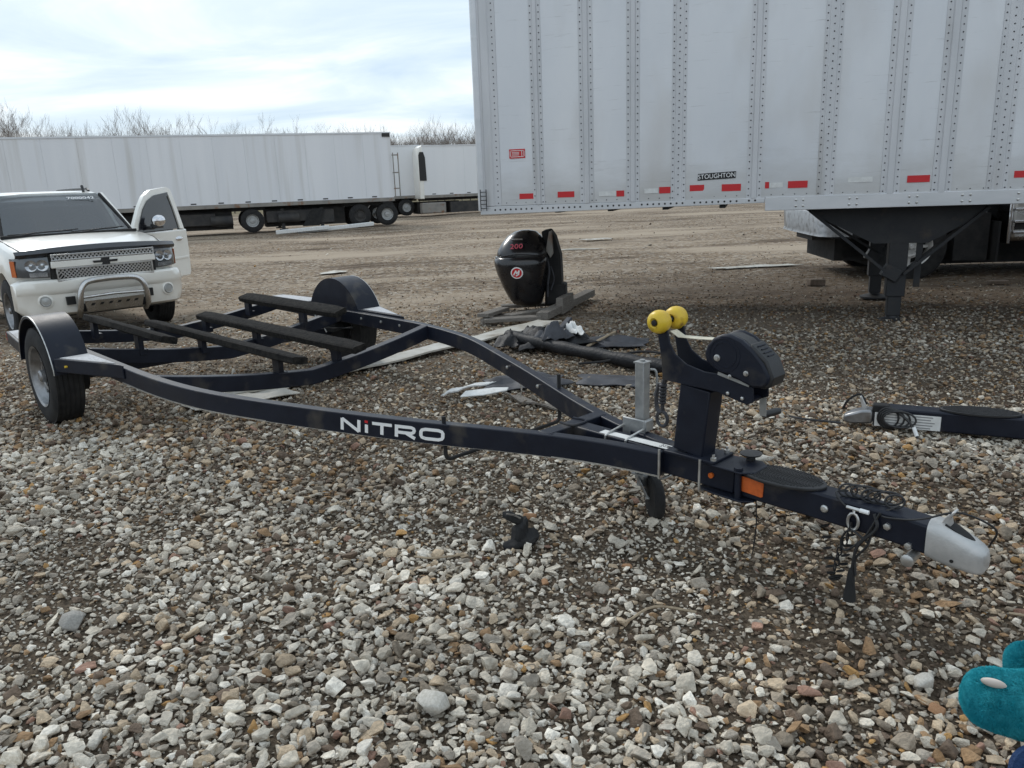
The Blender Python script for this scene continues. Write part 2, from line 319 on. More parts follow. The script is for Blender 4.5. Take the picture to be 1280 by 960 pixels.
# ------------------------------------------------------------------ ground sheet and gravel
def vnoise(x, y, seed, scale, octv=3):
    """value noise on arrays, 0..1"""
    tot = np.zeros_like(x, dtype=float); amp = 1.0; s = 0.0; rs = np.random.RandomState(seed)
    tab = rs.rand(256, 256); fx = x / scale; fy = y / scale
    for o in range(octv):
        X = fx * 2 ** o + 37.3 * o; Y = fy * 2 ** o + 11.7 * o
        ix = np.floor(X).astype(int); iy = np.floor(Y).astype(int); u = X - ix; v = Y - iy
        u = u * u * (3 - 2 * u); v = v * v * (3 - 2 * v)
        a = tab[ix % 256, iy % 256]; b = tab[(ix + 1) % 256, iy % 256]; c = tab[ix % 256, (iy + 1) % 256]; d = tab[(ix + 1) % 256, (iy + 1) % 256]
        tot += amp * ((a * (1 - u) + b * u) * (1 - v) + (c * (1 - u) + d * u) * v); s += amp; amp *= 0.5
    return tot / s
def ssv(t): t = np.clip(t, 0, 1); return t * t * (3 - 2 * t)
def ground_arr(x, y):
    base = -0.15 * ssv((y - 5) / 7) - 0.06 * ssv((-x - 2) / 3) * ssv((y - 6) / 3)
    return base + 0.035 * (vnoise(x, y, 3, 1.3) - 0.5) + 0.05 * (vnoise(x, y, 5, 4.0) - 0.5) * ssv((y - 3) / 6)

def ground_material():
    m = bpy.data.materials.new('dirt_and_grit'); m.use_nodes = True
    nt = m.node_tree; N, L = nt.nodes, nt.links; b = N['Principled BSDF']; b.inputs['Roughness'].default_value = 0.95; b.inputs['Specular IOR Level'].default_value = 0.15
    geo = N.new('ShaderNodeNewGeometry'); P = geo.outputs['Position']
    sep = N.new('ShaderNodeSeparateXYZ'); L.new(P, sep.inputs[0])
    def noise(scale, detail=5, rough=0.6, stretch=None, off=(0, 0, 0)):
        n = N.new('ShaderNodeTexNoise'); n.inputs['Scale'].default_value = scale; n.inputs['Detail'].default_value = detail; n.inputs['Roughness'].default_value = rough
        mp = N.new('ShaderNodeMapping'); mp.inputs['Scale'].default_value = stretch or (1, 1, 1); mp.inputs['Location'].default_value = off
        L.new(P, mp.inputs[0]); L.new(mp.outputs[0], n.inputs['Vector']); return n.outputs[0]
    def rng(s, a, bb, c=0.0, d=1.0):
        r = N.new('ShaderNodeMapRange'); r.inputs[1].default_value = a; r.inputs[2].default_value = bb; r.inputs[3].default_value = c; r.inputs[4].default_value = d
        L.new(s, r.inputs[0]); return r.outputs[0]
    def mix(f, a, c):
        x = N.new('ShaderNodeMixRGB')
        if isinstance(f, float): x.inputs[0].default_value = f
        else: L.new(f, x.inputs[0])
        for k, q in ((1, a), (2, c)):
            if isinstance(q, tuple): x.inputs[k].default_value = (*q, 1)
            else: L.new(q, x.inputs[k])
        return x.outputs[0]
    grit = noise(55, 6, 0.75)
    soil = mix(rng(grit, 0.38, 0.66), (0.030, 0.021, 0.014), (0.18, 0.14, 0.10))
    # compacted tan yard further off, with small grit that is too far to model
    vor = N.new('ShaderNodeTexVoronoi'); vor.inputs['Scale'].default_value = 16; L.new(P, vor.inputs['Vector'])
    vs = N.new('ShaderNodeSeparateColor'); L.new(vor.outputs['Color'], vs.inputs[0])
    tan = mix(rng(grit, 0.3, 0.7), (0.15, 0.108, 0.07), (0.32, 0.245, 0.17))
    tan = mix(rng(vs.outputs[0], 0.72, 0.8), tan, (0.38, 0.33, 0.27))
    tan = mix(rng(vs.outputs[1], 0.8, 0.86), tan, (0.10, 0.075, 0.055))
    patch = noise(0.42, 7, 0.7, (0.55, 1.5, 1), (4, 1, 0))
    tan = mix(rng(patch, 0.52, 0.64), tan, (0.085, 0.058, 0.038))
    tan = mix(rng(noise(0.2, 5, 0.6, (0.5, 1.6, 1)), 0.5, 0.62), tan, (0.37, 0.30, 0.225))
    wob = noise(0.5, 4)
    add = N.new('ShaderNodeMath'); add.operation = 'MULTIPLY_ADD'; L.new(wob, add.inputs[0]); add.inputs[1].default_value = 5.0; L.new(sep.outputs[1], add.inputs[2])
    col = mix(rng(add.outputs[0], 7.0, 13.0), soil, tan)
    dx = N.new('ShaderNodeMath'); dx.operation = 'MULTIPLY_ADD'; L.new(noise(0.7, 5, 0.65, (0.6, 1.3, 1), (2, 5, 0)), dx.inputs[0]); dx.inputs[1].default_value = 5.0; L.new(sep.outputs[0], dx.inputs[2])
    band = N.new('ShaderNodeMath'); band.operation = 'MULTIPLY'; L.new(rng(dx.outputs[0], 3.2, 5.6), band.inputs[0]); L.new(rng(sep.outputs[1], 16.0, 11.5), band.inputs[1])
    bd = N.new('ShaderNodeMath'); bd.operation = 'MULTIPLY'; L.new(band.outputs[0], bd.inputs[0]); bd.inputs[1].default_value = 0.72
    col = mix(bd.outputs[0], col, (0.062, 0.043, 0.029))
    grass = mix(rng(noise(0.5, 6), 0.4, 0.6), (0.12, 0.10, 0.055), (0.2, 0.165, 0.09))
    col = mix(rng(sep.outputs[1], 62, 75), col, grass)
    L.new(col, b.inputs['Base Color'])
    bp = N.new('ShaderNodeBump'); bp.inputs['Strength'].default_value = 0.9; bp.inputs['Distance'].default_value = 0.02
    L.new(noise(28, 8, 0.75), bp.inputs['Height']); L.new(bp.outputs[0], b.inputs['Normal'])
    return m

def build_ground():
    xs = np.concatenate([[-600, -300, -150, -80, -50, -35, -25], np.arange(-18, 20.01, 0.3), [25, 35, 50, 80, 150, 300, 600]])
    ys = np.concatenate([[-60, -20, -8, -3, -1], np.arange(0, 9, 0.2), np.arange(9, 40, 0.6), [44, 50, 58, 66, 76, 90, 120, 180, 300, 700]])
    X, Y = np.meshgrid(xs, ys); Z = ground_arr(X.ravel(), Y.ravel())
    Z -= 0.03 * (Y.ravel() > 44)
    vs = np.stack([X.ravel(), Y.ravel(), Z], 1); nx, ny = len(xs), len(ys)
    fs = [(j * nx + i, j * nx + i + 1, (j + 1) * nx + i + 1, (j + 1) * nx + i) for j in range(ny - 1) for i in range(nx - 1)]
    me = bpy.data.meshes.new('ground'); me.from_pydata(vs.tolist(), [], fs); me.materials.append(ground_material())
    me.polygons.foreach_set('use_smooth', [True] * len(me.polygons))
    o = bpy.data.objects.new('ground', me); COL.objects.link(o); tag(o, 'dirt and grit ground of the storage yard', kind='structure')
build_ground()

def rock_mesh(name, seed, m, pts=15, flat=(1, 0.8, 0.6), bev=0.1):
    rs = random.Random(seed); bm = bmesh.new()
    for i in range(pts):
        q = Vector((rs.gauss(0, 1), rs.gauss(0, 1), rs.gauss(0, 1))).normalized() * rs.uniform(0.75, 1.05)
        bm.verts.new((q.x * flat[0] * 0.5, q.y * flat[1] * 0.5, q.z * flat[2] * 0.5))
    r = bmesh.ops.convex_hull(bm, input=bm.verts[:])
    bmesh.ops.delete(bm, geom=[v for v in r['geom_interior'] if isinstance(v, bmesh.types.BMVert)] , context='VERTS')
    bmesh.ops.dissolve_limit(bm, angle_limit=radians(14), verts=bm.verts[:], edges=bm.edges[:])
    if bev: bmesh.ops.bevel(bm, geom=bm.edges[:], offset=bev * 0.5, segments=1, affect='EDGES', clamp_overlap=True)
    bmesh.ops.triangulate(bm, faces=bm.faces[:])
    me = bpy.data.meshes.new(name); bm.to_mesh(me); bm.free(); me.materials.append(m)
    me.polygons.foreach_set('use_smooth', [True] * len(me.polygons)); me.set_sharp_from_angle(angle=radians(38))
    return me

def build_gravel():
    gm = attr_mat('gravel_stone', 'INSTANCER')
    pc = bpy.data.collections.new('gravel_shapes')
    rs = random.Random(3)
    NS = 14
    for k in range(NS):
        fl = (1.0, rs.uniform(0.58, 0.95), rs.uniform(0.34, 0.66))
        me = rock_mesh('pebble', 100 + k, gm, pts=rs.randint(9, 14), flat=fl, bev=0.05)
        pc.objects.link(bpy.data.objects.new('pebble', me))
    R = np.random.RandomState(11)
    P, S, C = [], [], []
    palette = np.array([(0.56, 0.52, 0.45), (0.46, 0.42, 0.355), (0.33, 0.295, 0.25), (0.64, 0.61, 0.55), (0.43, 0.345, 0.25), (0.25, 0.21, 0.165), (0.27, 0.175, 0.10), (0.37, 0.22, 0.09), (0.135, 0.10, 0.075), (0.27, 0.165, 0.125)])
    w_white = np.array([.26, .21, .16, .13, .11, .055, .028, .010, .035, .012]); w_white /= w_white.sum()
    w_brown = np.array([.08, .13, .13, .02, .17, .18, .12, .022, .12, .028]); w_brown /= w_brown.sum()
    def layer(y0, y1, cell, smin, smax, dens, skew=1.8, patchy=0.0, seed=1):
        hw = lambda y: 0.70 * y + 2.1
        nx = int(2 * hw(y1) / cell); ny = int((y1 - y0) / cell)
        gx, gy = np.meshgrid((np.arange(nx) + .5) * cell - hw(y1), (np.arange(ny) + .5) * cell + y0)
        x = (gx + (R.rand(*gx.shape) - .5) * cell * 1.15).ravel(); y = (gy + (R.rand(*gx.shape) - .5) * cell * 1.15).ravel()
        # gravel thins out in dirt patches and wheel ruts
        pn = vnoise(x, y, 21, 0.9, 4) * 0.65 + vnoise(x, y, 8, 2.6, 2) * 0.35
        cover = ssv((pn - 0.40) / 0.14)
        muddy = np.exp(-(((x + 0.75) / 1.1) ** 2 + ((y - 5.2) / 0.9) ** 2)) + 0.8 * np.exp(-(((x + 0.95) / 0.35) ** 2 + ((y - 2.85) / 0.55) ** 2)) + 0.5 * np.exp(-(((x - 0.9) / 0.5) ** 2 + ((y - 2.1) / 0.3) ** 2))
        muddy = muddy + 0.7 * np.exp(-(((x - 1.35) / 0.6) ** 2 + ((y - 2.55) / 0.45) ** 2)) + 0.6 * np.exp(-(((x + 1.9) / 0.5) ** 2 + ((y - 3.3) / 0.5) ** 2)) + 0.6 * np.exp(-(((x - 0.45) / 0.5) ** 2 + ((y - 4.3) / 0.45) ** 2))
        cover = np.clip(cover - 0.9 * muddy, 0, 1)
        d = dens(x, y) if callable(dens) else dens
        keep = (np.abs(x) < hw(y)) & (R.rand(len(x)) < d * (1 - patchy + patchy * cover))
        x, y = x[keep], y[keep]; n = len(x)
        s = smin + (smax - smin) * R.rand(n) ** skew
        bro = vnoise(x, y, 33, 1.4, 3); bro = ssv((bro + 0.26 * ssv((x - 0.35) / 0.9) * ssv((5 - y) / 2) + 0.34 * ssv((y - 3.9) / 2.0) - 0.11 * ssv((0.4 - x) / 1.5) * ssv((4.5 - y) / 1.5) - 0.10 * np.exp(-(((x + 0.2) / 0.9) ** 2 + ((y - 2.8) / 0.9) ** 2)) - 0.46) / 0.16)
        iw = R.choice(len(palette), n, p=w_white); ib = R.choice(len(palette), n, p=w_brown)
        idx = np.where(R.rand(n) < bro, ib, iw)
        col = palette[idx] * (0.88 + 0.5 * R.rand(n))[:, None] * (np.where(s < 0.028, 0.82, 1.0))[:, None]
        back_right = ssv((y - 4.4) / 3.0) * ssv((x + 1.0) / 2.0); col *= (1 - 0.38 * back_right)[:, None] * np.array([1.0, 0.975, 0.935]); col *= (0.68 + 0.62 * vnoise(x, y, 55, 0.75, 3))[:, None]  # stones get darker towards the back and right
        z = ground_arr(x, y) + s * (-0.02 + 0.36 * R.rand(n))
        P.append(np.stack([x, y, z], 1)); S.append(s); C.append(col)
    near = lambda x, y: 1 - ssv((y - 6.5) / 3.5)
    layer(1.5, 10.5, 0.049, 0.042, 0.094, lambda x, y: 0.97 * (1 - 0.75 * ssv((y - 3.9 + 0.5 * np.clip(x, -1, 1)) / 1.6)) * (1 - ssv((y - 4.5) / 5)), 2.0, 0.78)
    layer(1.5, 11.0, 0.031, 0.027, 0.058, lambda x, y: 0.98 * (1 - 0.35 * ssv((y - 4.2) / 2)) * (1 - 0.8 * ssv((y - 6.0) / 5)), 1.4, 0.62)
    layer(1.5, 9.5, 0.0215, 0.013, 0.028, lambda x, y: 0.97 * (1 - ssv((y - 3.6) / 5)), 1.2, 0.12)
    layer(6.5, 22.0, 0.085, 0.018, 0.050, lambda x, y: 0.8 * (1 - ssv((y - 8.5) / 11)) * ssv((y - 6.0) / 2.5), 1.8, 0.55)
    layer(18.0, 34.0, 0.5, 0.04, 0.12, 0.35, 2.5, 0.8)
    P = np.concatenate(P); S = np.concatenate(S); C = np.concatenate(C); n = len(P)
    print('gravel stones', n)
    me = bpy.data.meshes.new('gravel'); me.vertices.add(n); me.vertices.foreach_set('co', P.astype(np.float32).ravel())
    def attr(name, typ, arr, key):
        a = me.attributes.new(name, typ, 'POINT'); a.data.foreach_set(key, arr)
    S3 = S[:, None] * (0.85 + 0.3 * R.rand(n, 3))
    rot = np.stack([R.normal(0, 0.34, n), R.normal(0, 0.34, n), R.rand(n) * 6.283], 1)
    attr('stone_size', 'FLOAT_VECTOR', S3.astype(np.float32).ravel(), 'vector')
    attr('stone_turn', 'FLOAT_VECTOR', rot.astype(np.float32).ravel(), 'vector')
    attr('stone_shape', 'INT', R.randint(0, NS, n).astype(np.int32), 'value')
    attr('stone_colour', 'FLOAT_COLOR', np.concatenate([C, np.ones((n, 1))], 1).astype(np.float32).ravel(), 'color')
    o = bpy.data.objects.new('gravel', me); COL.objects.link(o)
    tag(o, 'loose pale and brown crushed limestone gravel covering the yard', kind='stuff')
    ng = bpy.data.node_groups.new('scatter_gravel', 'GeometryNodeTree')
    ng.interface.new_socket('Geometry', in_out='INPUT', socket_type='NodeSocketGeometry'); ng.interface.new_socket('Geometry', in_out='OUTPUT', socket_type='NodeSocketGeometry')
    N, L = ng.nodes, ng.links
    gi = N.new('NodeGroupInput'); go = N.new('NodeGroupOutput'); ip = N.new('GeometryNodeInstanceOnPoints')
    ci = N.new('GeometryNodeCollectionInfo'); ci.inputs['Collection'].default_value = pc; ci.inputs['Separate Children'].default_value = True; ci.inputs['Reset Children'].default_value = True
    def na(name, typ):
        q = N.new('GeometryNodeInputNamedAttribute'); q.data_type = typ; q.inputs['Name'].default_value = name; return q.outputs['Attribute']
    er = N.new('FunctionNodeEulerToRotation'); L.new(na('stone_turn', 'FLOAT_VECTOR'), er.inputs[0])
    L.new(gi.outputs[0], ip.inputs['Points']); L.new(ci.outputs[0], ip.inputs['Instance']); ip.inputs['Pick Instance'].default_value = True
    L.new(na('stone_shape', 'INT'), ip.inputs['Instance Index']); L.new(er.outputs[0], ip.inputs['Rotation']); L.new(na('stone_size', 'FLOAT_VECTOR'), ip.inputs['Scale'])
    L.new(ip.outputs[0], go.inputs[0])
    md = o.modifiers.new('scatter', 'NODES'); md.node_group = ng
build_gravel()

# ------------------------------------------------------------------ boat trailer (local: X forward, Y left, Z up; origin on the ground under the axle)
BT_LOC = (-2.308, 6.133, 0.0); BT_RZ = radians(-46.01)
BX = [-1.2, 1.2, 1.5, 1.75, 2.0, 2.25, 2.5, 2.75, 3.0, 3.25, 3.5, 3.75, 4.0, 4.3]
BY = [1.055, 1.055, 1.035, 1.0, .95, .855, .755, .655, .55, .434, .318, .21, .125, .075]
BZ = [.515, .492, .484, .476, .47, .458, .448, .44, .431, .424, .42, .416, .412, .406]
def beam_y(x): return interp(x, BX, BY)
def beam_z(x): return interp(x, BX, BZ)

def tyre(parent, c, r, w, rim_r, m_rim, axis=(0, 1, 0), name='wheel', spokes=5, dish=1):
    """wheel = tyre (thing's part) with rim as sub-part; dish +1/-1: side on which the rim face shows"""
    ax = Vector(axis); o = Vector(c)
    t = MB(); h = w / 2
    prof = [(rim_r, -h * .78), (rim_r + .015, -h * .95), (rim_r + (r - rim_r) * .5, -h * 1.0), (r - .03, -h * .93), (r - .008, -h * .8)]
    nz = 6
    for k in range(nz):       # tread with circumferential grooves
        a = -h * .74 + h * 1.48 * k / (nz - 1); wd = h * .15
        prof += [(r, a - wd * .5), (r, a + wd * .5), (r - .004, a + wd * .62), (r - .004, a + wd * .95)] if k < nz - 1 else [(r, a - wd * .5), (r, a + wd * .5)]
    prof += [(r - .008, h * .8), (r - .03, h * .93), (rim_r + (r - rim_r) * .5, h * 1.0), (rim_r + .015, h * .95), (rim_r, h * .78)]
    t.lathe(o, ax, prof, 44, cap=False)
    wh = t.build(name, M['rubber'], parent, smooth=32)
    rm = MB(); d = dish
    rm.lathe(o, ax, [(rim_r + .012, d * h * .98), (rim_r - .004, d * h * .9), (rim_r - .014, d * h * .55), (rim_r - .03, d * h * .35), (rim_r - .035, -d * h * .8)], 40, cap=False)
    rm.lathe(o, ax, [(rim_r * .62, d * h * .2), (rim_r * .62, d * h * .42), (rim_r * .5, d * h * .55), (rim_r * .42, d * h * .5), (rim_r * .42, d * h * .2)], 40, cap=False)
    rm.lathe(o, ax, [(rim_r * .42, d * h * .34), (.001, d * h * .34)], 24, cap=False)
    rm.lathe(o, ax, [(.042, d * h * .3), (.042, d * h * .85), (.03, d * h * .95), (.001, d * h * .95)], 16, cap=False)
    u = ax.orthogonal().normalized(); v = ax.cross(u)
    for k in range(5):
        a = 2 * pi * k / 5; q = o + (u * cos(a) + v * sin(a)) * rim_r * .3
        rm.cyl(q + ax * d * h * .3, q + ax * d * h * .52, .012, n=6)
    for k in range(8):
        a = 2 * pi * k / 8; q = o + (u * cos(a) + v * sin(a)) * rim_r * .72; sdv = (-u * sin(a) + v * cos(a))
        rm.bar(q - (u * cos(a) + v * sin(a)) * rim_r * .14 + ax * d * h * .40, q + (u * cos(a) + v * sin(a)) * rim_r * .2 + ax * d * h * .36, .042, .012, ax)
    rm.build('rim', m_rim, wh, smooth=40)
    MB().lathe(o, ax, [(rim_r - .02, -d * h * .25), (rim_r - .02, -d * h * .15), (.001, -d * h * .15)], 28).build('brake_disc', M['matte'], wh)
    return wh

def strokes(mb_, paths, o, xd, yd, w, depth, size):
    """letters as thick strokes in the plane (xd, yd); each stroke a hair prouder than the last, so that no faces coincide"""
    o = Vector(o); xd = Vector(xd).normalized(); yd = Vector(yd).normalized(); n = xd.cross(yd)
    for i, p in enumerate(paths):
        pts = [o + xd * a * size + yd * b * size for a, b in p]
        mb_.sweep([q + n * (depth * .5 + .00025 * i) for q in pts], [(-w / 2, -depth / 2), (w / 2, -depth / 2), (w / 2, depth / 2), (-w / 2, depth / 2)], n)

def build_boat_trailer():
    T = thing('boat_trailer', 'empty dark navy boat trailer with bunks, fenders and yellow bow rollers standing on the gravel', 'boat trailer', BT_LOC, BT_RZ)
    W, H = .055, .105
    for s in (1, -1):
        xs = list(np.concatenate([[-1.2, -.6, 0, .6, 1.1], np.arange(1.25, 4.26, .12)]))
        path = [(x, s * (beam_y(x) - W / 2), beam_z(x) - H / 2) for x in xs]
        # smooth the bends
        for _ in range(2):
            path = [path[0]] + [tuple((np.array(path[i - 1]) + 2 * np.array(path[i]) + np.array(path[i + 1])) / 4) for i in range(1, len(path) - 1)] + [path[-1]]
        b = MB().sweep(path, [(-W / 2, -H / 2), (W / 2, -H / 2), (W / 2, H / 2), (-W / 2, H / 2)])
        beam = b.build('side_beam', M['navy'], T, bevel=.005)
        pin = MB().sweep([(p[0], p[1] + s * (W / 2 + .001), p[2] - H / 2 + .006) for p in path[4:]], [(-.001, -.0035), (.001, -.0035), (.001, .0035), (-.001, .0035)])
        pin.build('bright_edge', M['zinc'], beam, smooth=0)
        # NiTRO lettering: laid flat first, then bent on to the outer face of the curved beam
        px_ = [p[0] for p in path]; py_ = [abs(p[1]) for p in path]; pz_ = [p[2] for p in path]
        Lh = .060; wd = .0152; x0_ = 2.775 if s < 0 else 3.27; dirx = 1 if s < 0 else -1
        def bend(mb_):
            out = []
            for (x, d, z) in mb_.v:
                sl_ = (np.interp(x + .05, px_, py_) - np.interp(x - .05, px_, py_)) / .1
                yo_ = np.interp(x, px_, py_) + (W / 2) * sqrt(1 + sl_ * sl_) + .0012 + d
                out.append((x, s * yo_, np.interp(x, px_, pz_) - .032 + z))
            mb_.v = out
        def lay(mb_, paths, x, sx):
            for i, p in enumerate(paths):
                pts = []
                for (u, v_) in p: pts.append(Vector((x0_ + dirx * ((x + u * sx + .08 * (v_ - .5)) * Lh * 1.10), 0, v_ * Lh)))
                # resample so that the bend is followed
                Q = []
                for a_, b_ in zip(pts[:-1], pts[1:]):
                    k_ = max(1, int((b_ - a_).length / .012)); Q += [a_.lerp(b_, j / k_) for j in range(k_)]
                Q.append(pts[-1]); dp = .0016 + .0003 * i
                mb_.sweep(Q, [(-wd / 2, -dp / 2), (wd / 2, -dp / 2), (wd / 2, dp / 2), (-wd / 2, dp / 2)], up=(0, 1, 0))
        let = MB()
        lay(let, [[(0, 0), (0, 1)], [(.0, .98), (1, .02)], [(1, 0), (1, 1)]], .1, 1.35)
        lay(let, [[(0, 0), (0, .70)]], 2.05, 1)
        lay(let, [[(0, .88), (1.3, .88)], [(.65, 0), (.65, .80)]], 2.5, 1.15)
        lay(let, [[(0, 0), (0, 1)], [(.05, .88), (.95, .88), (1.1, .80), (1.14, .66), (1.1, .50), (.95, .40), (.05, .40)], [(.62, .38), (1.2, 0)]], 4.35, 1.15)
        lay(let, [[(.25, .12), (.06, .2), (.0, .34), (.0, .66), (.06, .8), (.25, .88), (1.0, .88), (1.19, .8), (1.25, .66), (1.25, .34), (1.19, .2), (1.0, .12), (.22, .12)]], 6.15, 1.25)
        bend(let); let.build('lettering', M['white'], beam, smooth=0)
        dot = MB(); lay(dot, [[(-.02, .84), (-.02, 1.04)]], 2.05, 1); bend(dot); dot.build('red_dot', M['red'], beam, smooth=0)
    # tongue spine between the beams, and the cross bar
    MB().bar((3.74, 0, .37), (4.572, 0, .350), .085, .096).build('tongue_tube', M['navy'], T, bevel=.006)
    MB().bar((3.72, -.20, .372), (3.72, .20, .372), .07, .092).build('cross_bar', M['navy'], T, bevel=.004)
    # bolts through the beams and weld beads at the joints
    for s in (-1, 1):
        for x_, z_ in ((.52, .455), (.80, .455), (1.05, .45), (2.62, .40), (3.05, .385)):
            yb = beam_y(x_); d_ = -s
            MB().lathe((x_, s * (yb - W - .001) if x_ < 2 else s * (yb - W * 1.12), z_), (0, d_, 0), [(.012, 0), (.011, .007), (.005, .009), (.001, .0095)], 6).build('beam_bolt', M['zinc'], T)
        MB().tube([(3.72 + .037, s * (.185 - .0), .418), (3.72 + .037, s * .19, .335)], .006, 6).build('weld_bead', M['navy'], T)
        MB().tube([(1.022, s * 1.0585, .43), (1.022, s * 1.0585, .51)], .006, 6).build('weld_bead', M['navy'], T)
    MB().tube(bez([(3.68, .045, .420), (3.76, .046, .421), (3.76, -.046, .421), (3.68, -.045, .420)], 6), .006, 6).build('weld_bead', M['navy'], T)
    # V shaped hull crossmembers
    def cross(x, zc, ze, sag=1.3):
        ys = np.linspace(-1.0, 1.0, 21); P = []
        for y in ys:
            k = abs(y) / 1.0; z = zc + (ze - zc) * (0.55 * k + 0.45 * k ** 2 if k < 1 else 1)
            P.append((x, y, z - .048))
        return MB().sweep(P, [(-.038, -.05), (.038, -.05), (.038, .05), (-.038, .05)]).build('crossmember', M['navy'], T, bevel=.005)
    cross(1.38, .335, .488); cross(.17, .355, .505); cross(-.93, .385, .515)
    # axle
    MB().bar((0, -1.06, .30), (0, 1.06, .30), .06, .06).build('axle', M['navy'], T, bevel=.004)
    for s in (1, -1):
        lf = MB()
        for k in range(3): lf.sweep([(-.42 + .1 * k, s * .95, .375 - .012 * k), (-.2, s * .95, .345 - .012 * k), (0, s * .95, .337 - .012 * k), (.2, s * .95, .345 - .012 * k), (.42 - .1 * k, s * .95, .375 - .012 * k)], [(-.024, -.005), (.024, -.005), (.024, .005), (-.024, .005)])
        lf.build('leaf_spring', M['matte'], T)
        MB().cyl((.0, s * 1.0, .30), (0, s * 1.08, .30), .11, n=20).cyl((-.06, s * .97, .40), (.05, s * .97, .42), .025, n=8).build('brake_drum', M['matte'], T)
        hose = MB().tube(bez([(.0, s * .9, .40), (.03, s * .86, .47), (.06, s * .84, .40), (.1, s * .80, .34)], 6), .006, 6).tube(bez([(.1, s * .92, .38), (.14, s * .86, .46), (.17, s * .84, .39), (.2, s * .85, .33)], 6), .006, 6)
        hose.build('brake_hose', M['zinc'], T)
        tyre(T, (0, s * 1.187, .335), .335, .205, .20, M['wheelrim'], (0, 1, 0), dish=s)
        # fender: arch, inner wall, outer lip
        R = .418; z0 = .335; yi, yo = 1.062, 1.285
        arch = MB(); arc = [(R * cos(a), z0 + R * sin(a)) for a in np.linspace(radians(14), radians(166), 31)]
        arc = [(arc[0][0], .40)] + arc + [(arc[-1][0], .40)]
        inn = [(p[0] * .985, z0 + (p[1] - z0) * .985 if p[1] > .401 else p[1]) for p in arc]
        sec = [(0, 0)]
        Rg = []
        for (ax_, az), (bx_, bz) in zip(arc, inn):
            Rg.append([Vector((ax_, s * yi, az)), Vector((ax_, s * yo, az)), Vector((bx_ * .985, s * (yo + .002), bz - .012 if bz > .401 else bz)), Vector((bx_ * .985, s * (yo - .004), bz - .012 if bz > .401 else bz)), Vector((bx_, s * (yo - .006), bz)), Vector((bx_, s * yi, bz))])
        arch.rings(Rg); fen = arch.build('fender', M['navy'], T, smooth=30)
        wall = MB().xz([(p[0] * .992, z0 + (p[1] - z0) * .992 if p[1] > .401 else p[1]) for p in arc], s * (yi - .002), s * (yi + .004)); wall.build('fender_wall', M['navy'], fen, smooth=0)
        lip = MB().tube([(p[0] * .995, s * (yo + .001), z0 + (p[1] - z0) * .995 if p[1] > .401 else p[1]) for p in arc], .0035, 6); lip.build('bright_lip', M['zinc'], fen)
        MB().cyl((-.05, s * (yi - .003), .47), (-.05, s * (yi - .015), .47), .02, n=10).build('fender_bolt', M['zinc'], fen)
        # steps before and behind the wheel with grit pads
        st = MB().xy([(.395, s * 1.058), (1.02, s * 1.058), (.93, s * 1.085), (.405, s * 1.275)], .425, .513); stp = st.build('step_plate', M['navy'], T, bevel=.005)
        MB().xy([(.44, s * 1.075), (.93, s * 1.068), (.90, s * 1.083), (.44, s * 1.245)], .5135, .517).build('grit_pad', M['pad'], stp, smooth=0)
        MB().cyl((.52, s * 1.232, .468), (.522, s * 1.246, .468), .008, n=10).build('side_marker', M['yellow'], stp)
        st = MB().xy([(-.395, s * 1.058), (-1.15, s * 1.058), (-1.15, s * 1.20), (-.405, s * 1.275)], .425, .513); stp = st.build('step_plate', M['navy'], T, bevel=.005)
        MB().xy([(-.44, s * 1.072), (-1.12, s * 1.072), (-1.12, s * 1.185), (-.44, s * 1.25)], .5135, .517).build('grit_pad', M['pad'], stp, smooth=0)
        MB().box((-1.175, s * 1.12, .468), (.04, .15, .07)).build('tail_light', M['redlens'], T, bevel=.006)
    # bunks on brackets
    def bunk(y, z, x0, x1, posts, tilt):
        rot = Matrix.Rotation(tilt, 3, 'X')
        bk = MB(); sec = [(-.062, -.022), (-.05, -.03), (.05, -.03), (.062, -.022), (.062, .016), (.05, .024), (-.05, .024), (-.062, .016)]
        n = 14; Rg = []
        for i in range(n + 1):
            t = i / n; e = .85 if i in (0, n) else 1.0
            Rg.append([Vector((x0 + (x1 - x0) * t, y, z - .024)) + rot @ Vector((0, a * e + random.uniform(-.0015, .0015), b * e + random.uniform(-.0015, .0015))) for a, b in sec])
        bk.rings(Rg); B = bk.build('bunk', M['carpet'], T, smooth=50)
        for (x, zb) in posts:
            MB().box((x, y, (z - .05 + zb) / 2), (.085, .035, z - .05 - zb)).box((x, y + .028, zb + .02), (.085, .03, .04)).build('bunk_bracket', M['navy'], B, bevel=.002)
    for s in (1, -1):
        bunk(s * .66, .60, -.87, .76, [(-.80, .41), (.17, .40)], s * .30)
        bunk(s * .22, .50, -.80, 1.66, [(-.74, .33), (.20, .34), (1.36, .32)], s * .18)
    # U shaped keel rod under the beams
    MB().tube([(3.27, -.40, .455), (3.27, -.40, .27)] + [(3.27, -.40 + .03 * (1 - cos(a)) , .27 - .03 * sin(a)) for a in (.5, 1.0, 1.57)] + [(3.27, .37, .24), (3.27, .395, .255), (3.27, .40, .28), (3.27, .40, .50)], .010, 8).build('keel_rod', M['matte'], T)
    MB().tube(bez([(2.78, .60, .44), (2.785, .585, .36), (2.79, .59, .28), (2.78, .58, .23)], 5), .003, 5).tube(bez([(2.80, .60, .42), (2.81, .58, .33), (2.80, .57, .26)], 5), .003, 5).build('loose_wire', M['zinc'], T)
    # swing tongue front half
    ft = MB().sweep([(4.585, 0, .352), (4.9, 0, .346), (5.16, 0, .338), (5.30, 0, .325)], [(-.048, -.05), (.048, -.05), (.048, .05), (-.048, .05)])
    FT = ft.build('swing_tongue', M['navy'], T, bevel=.008)
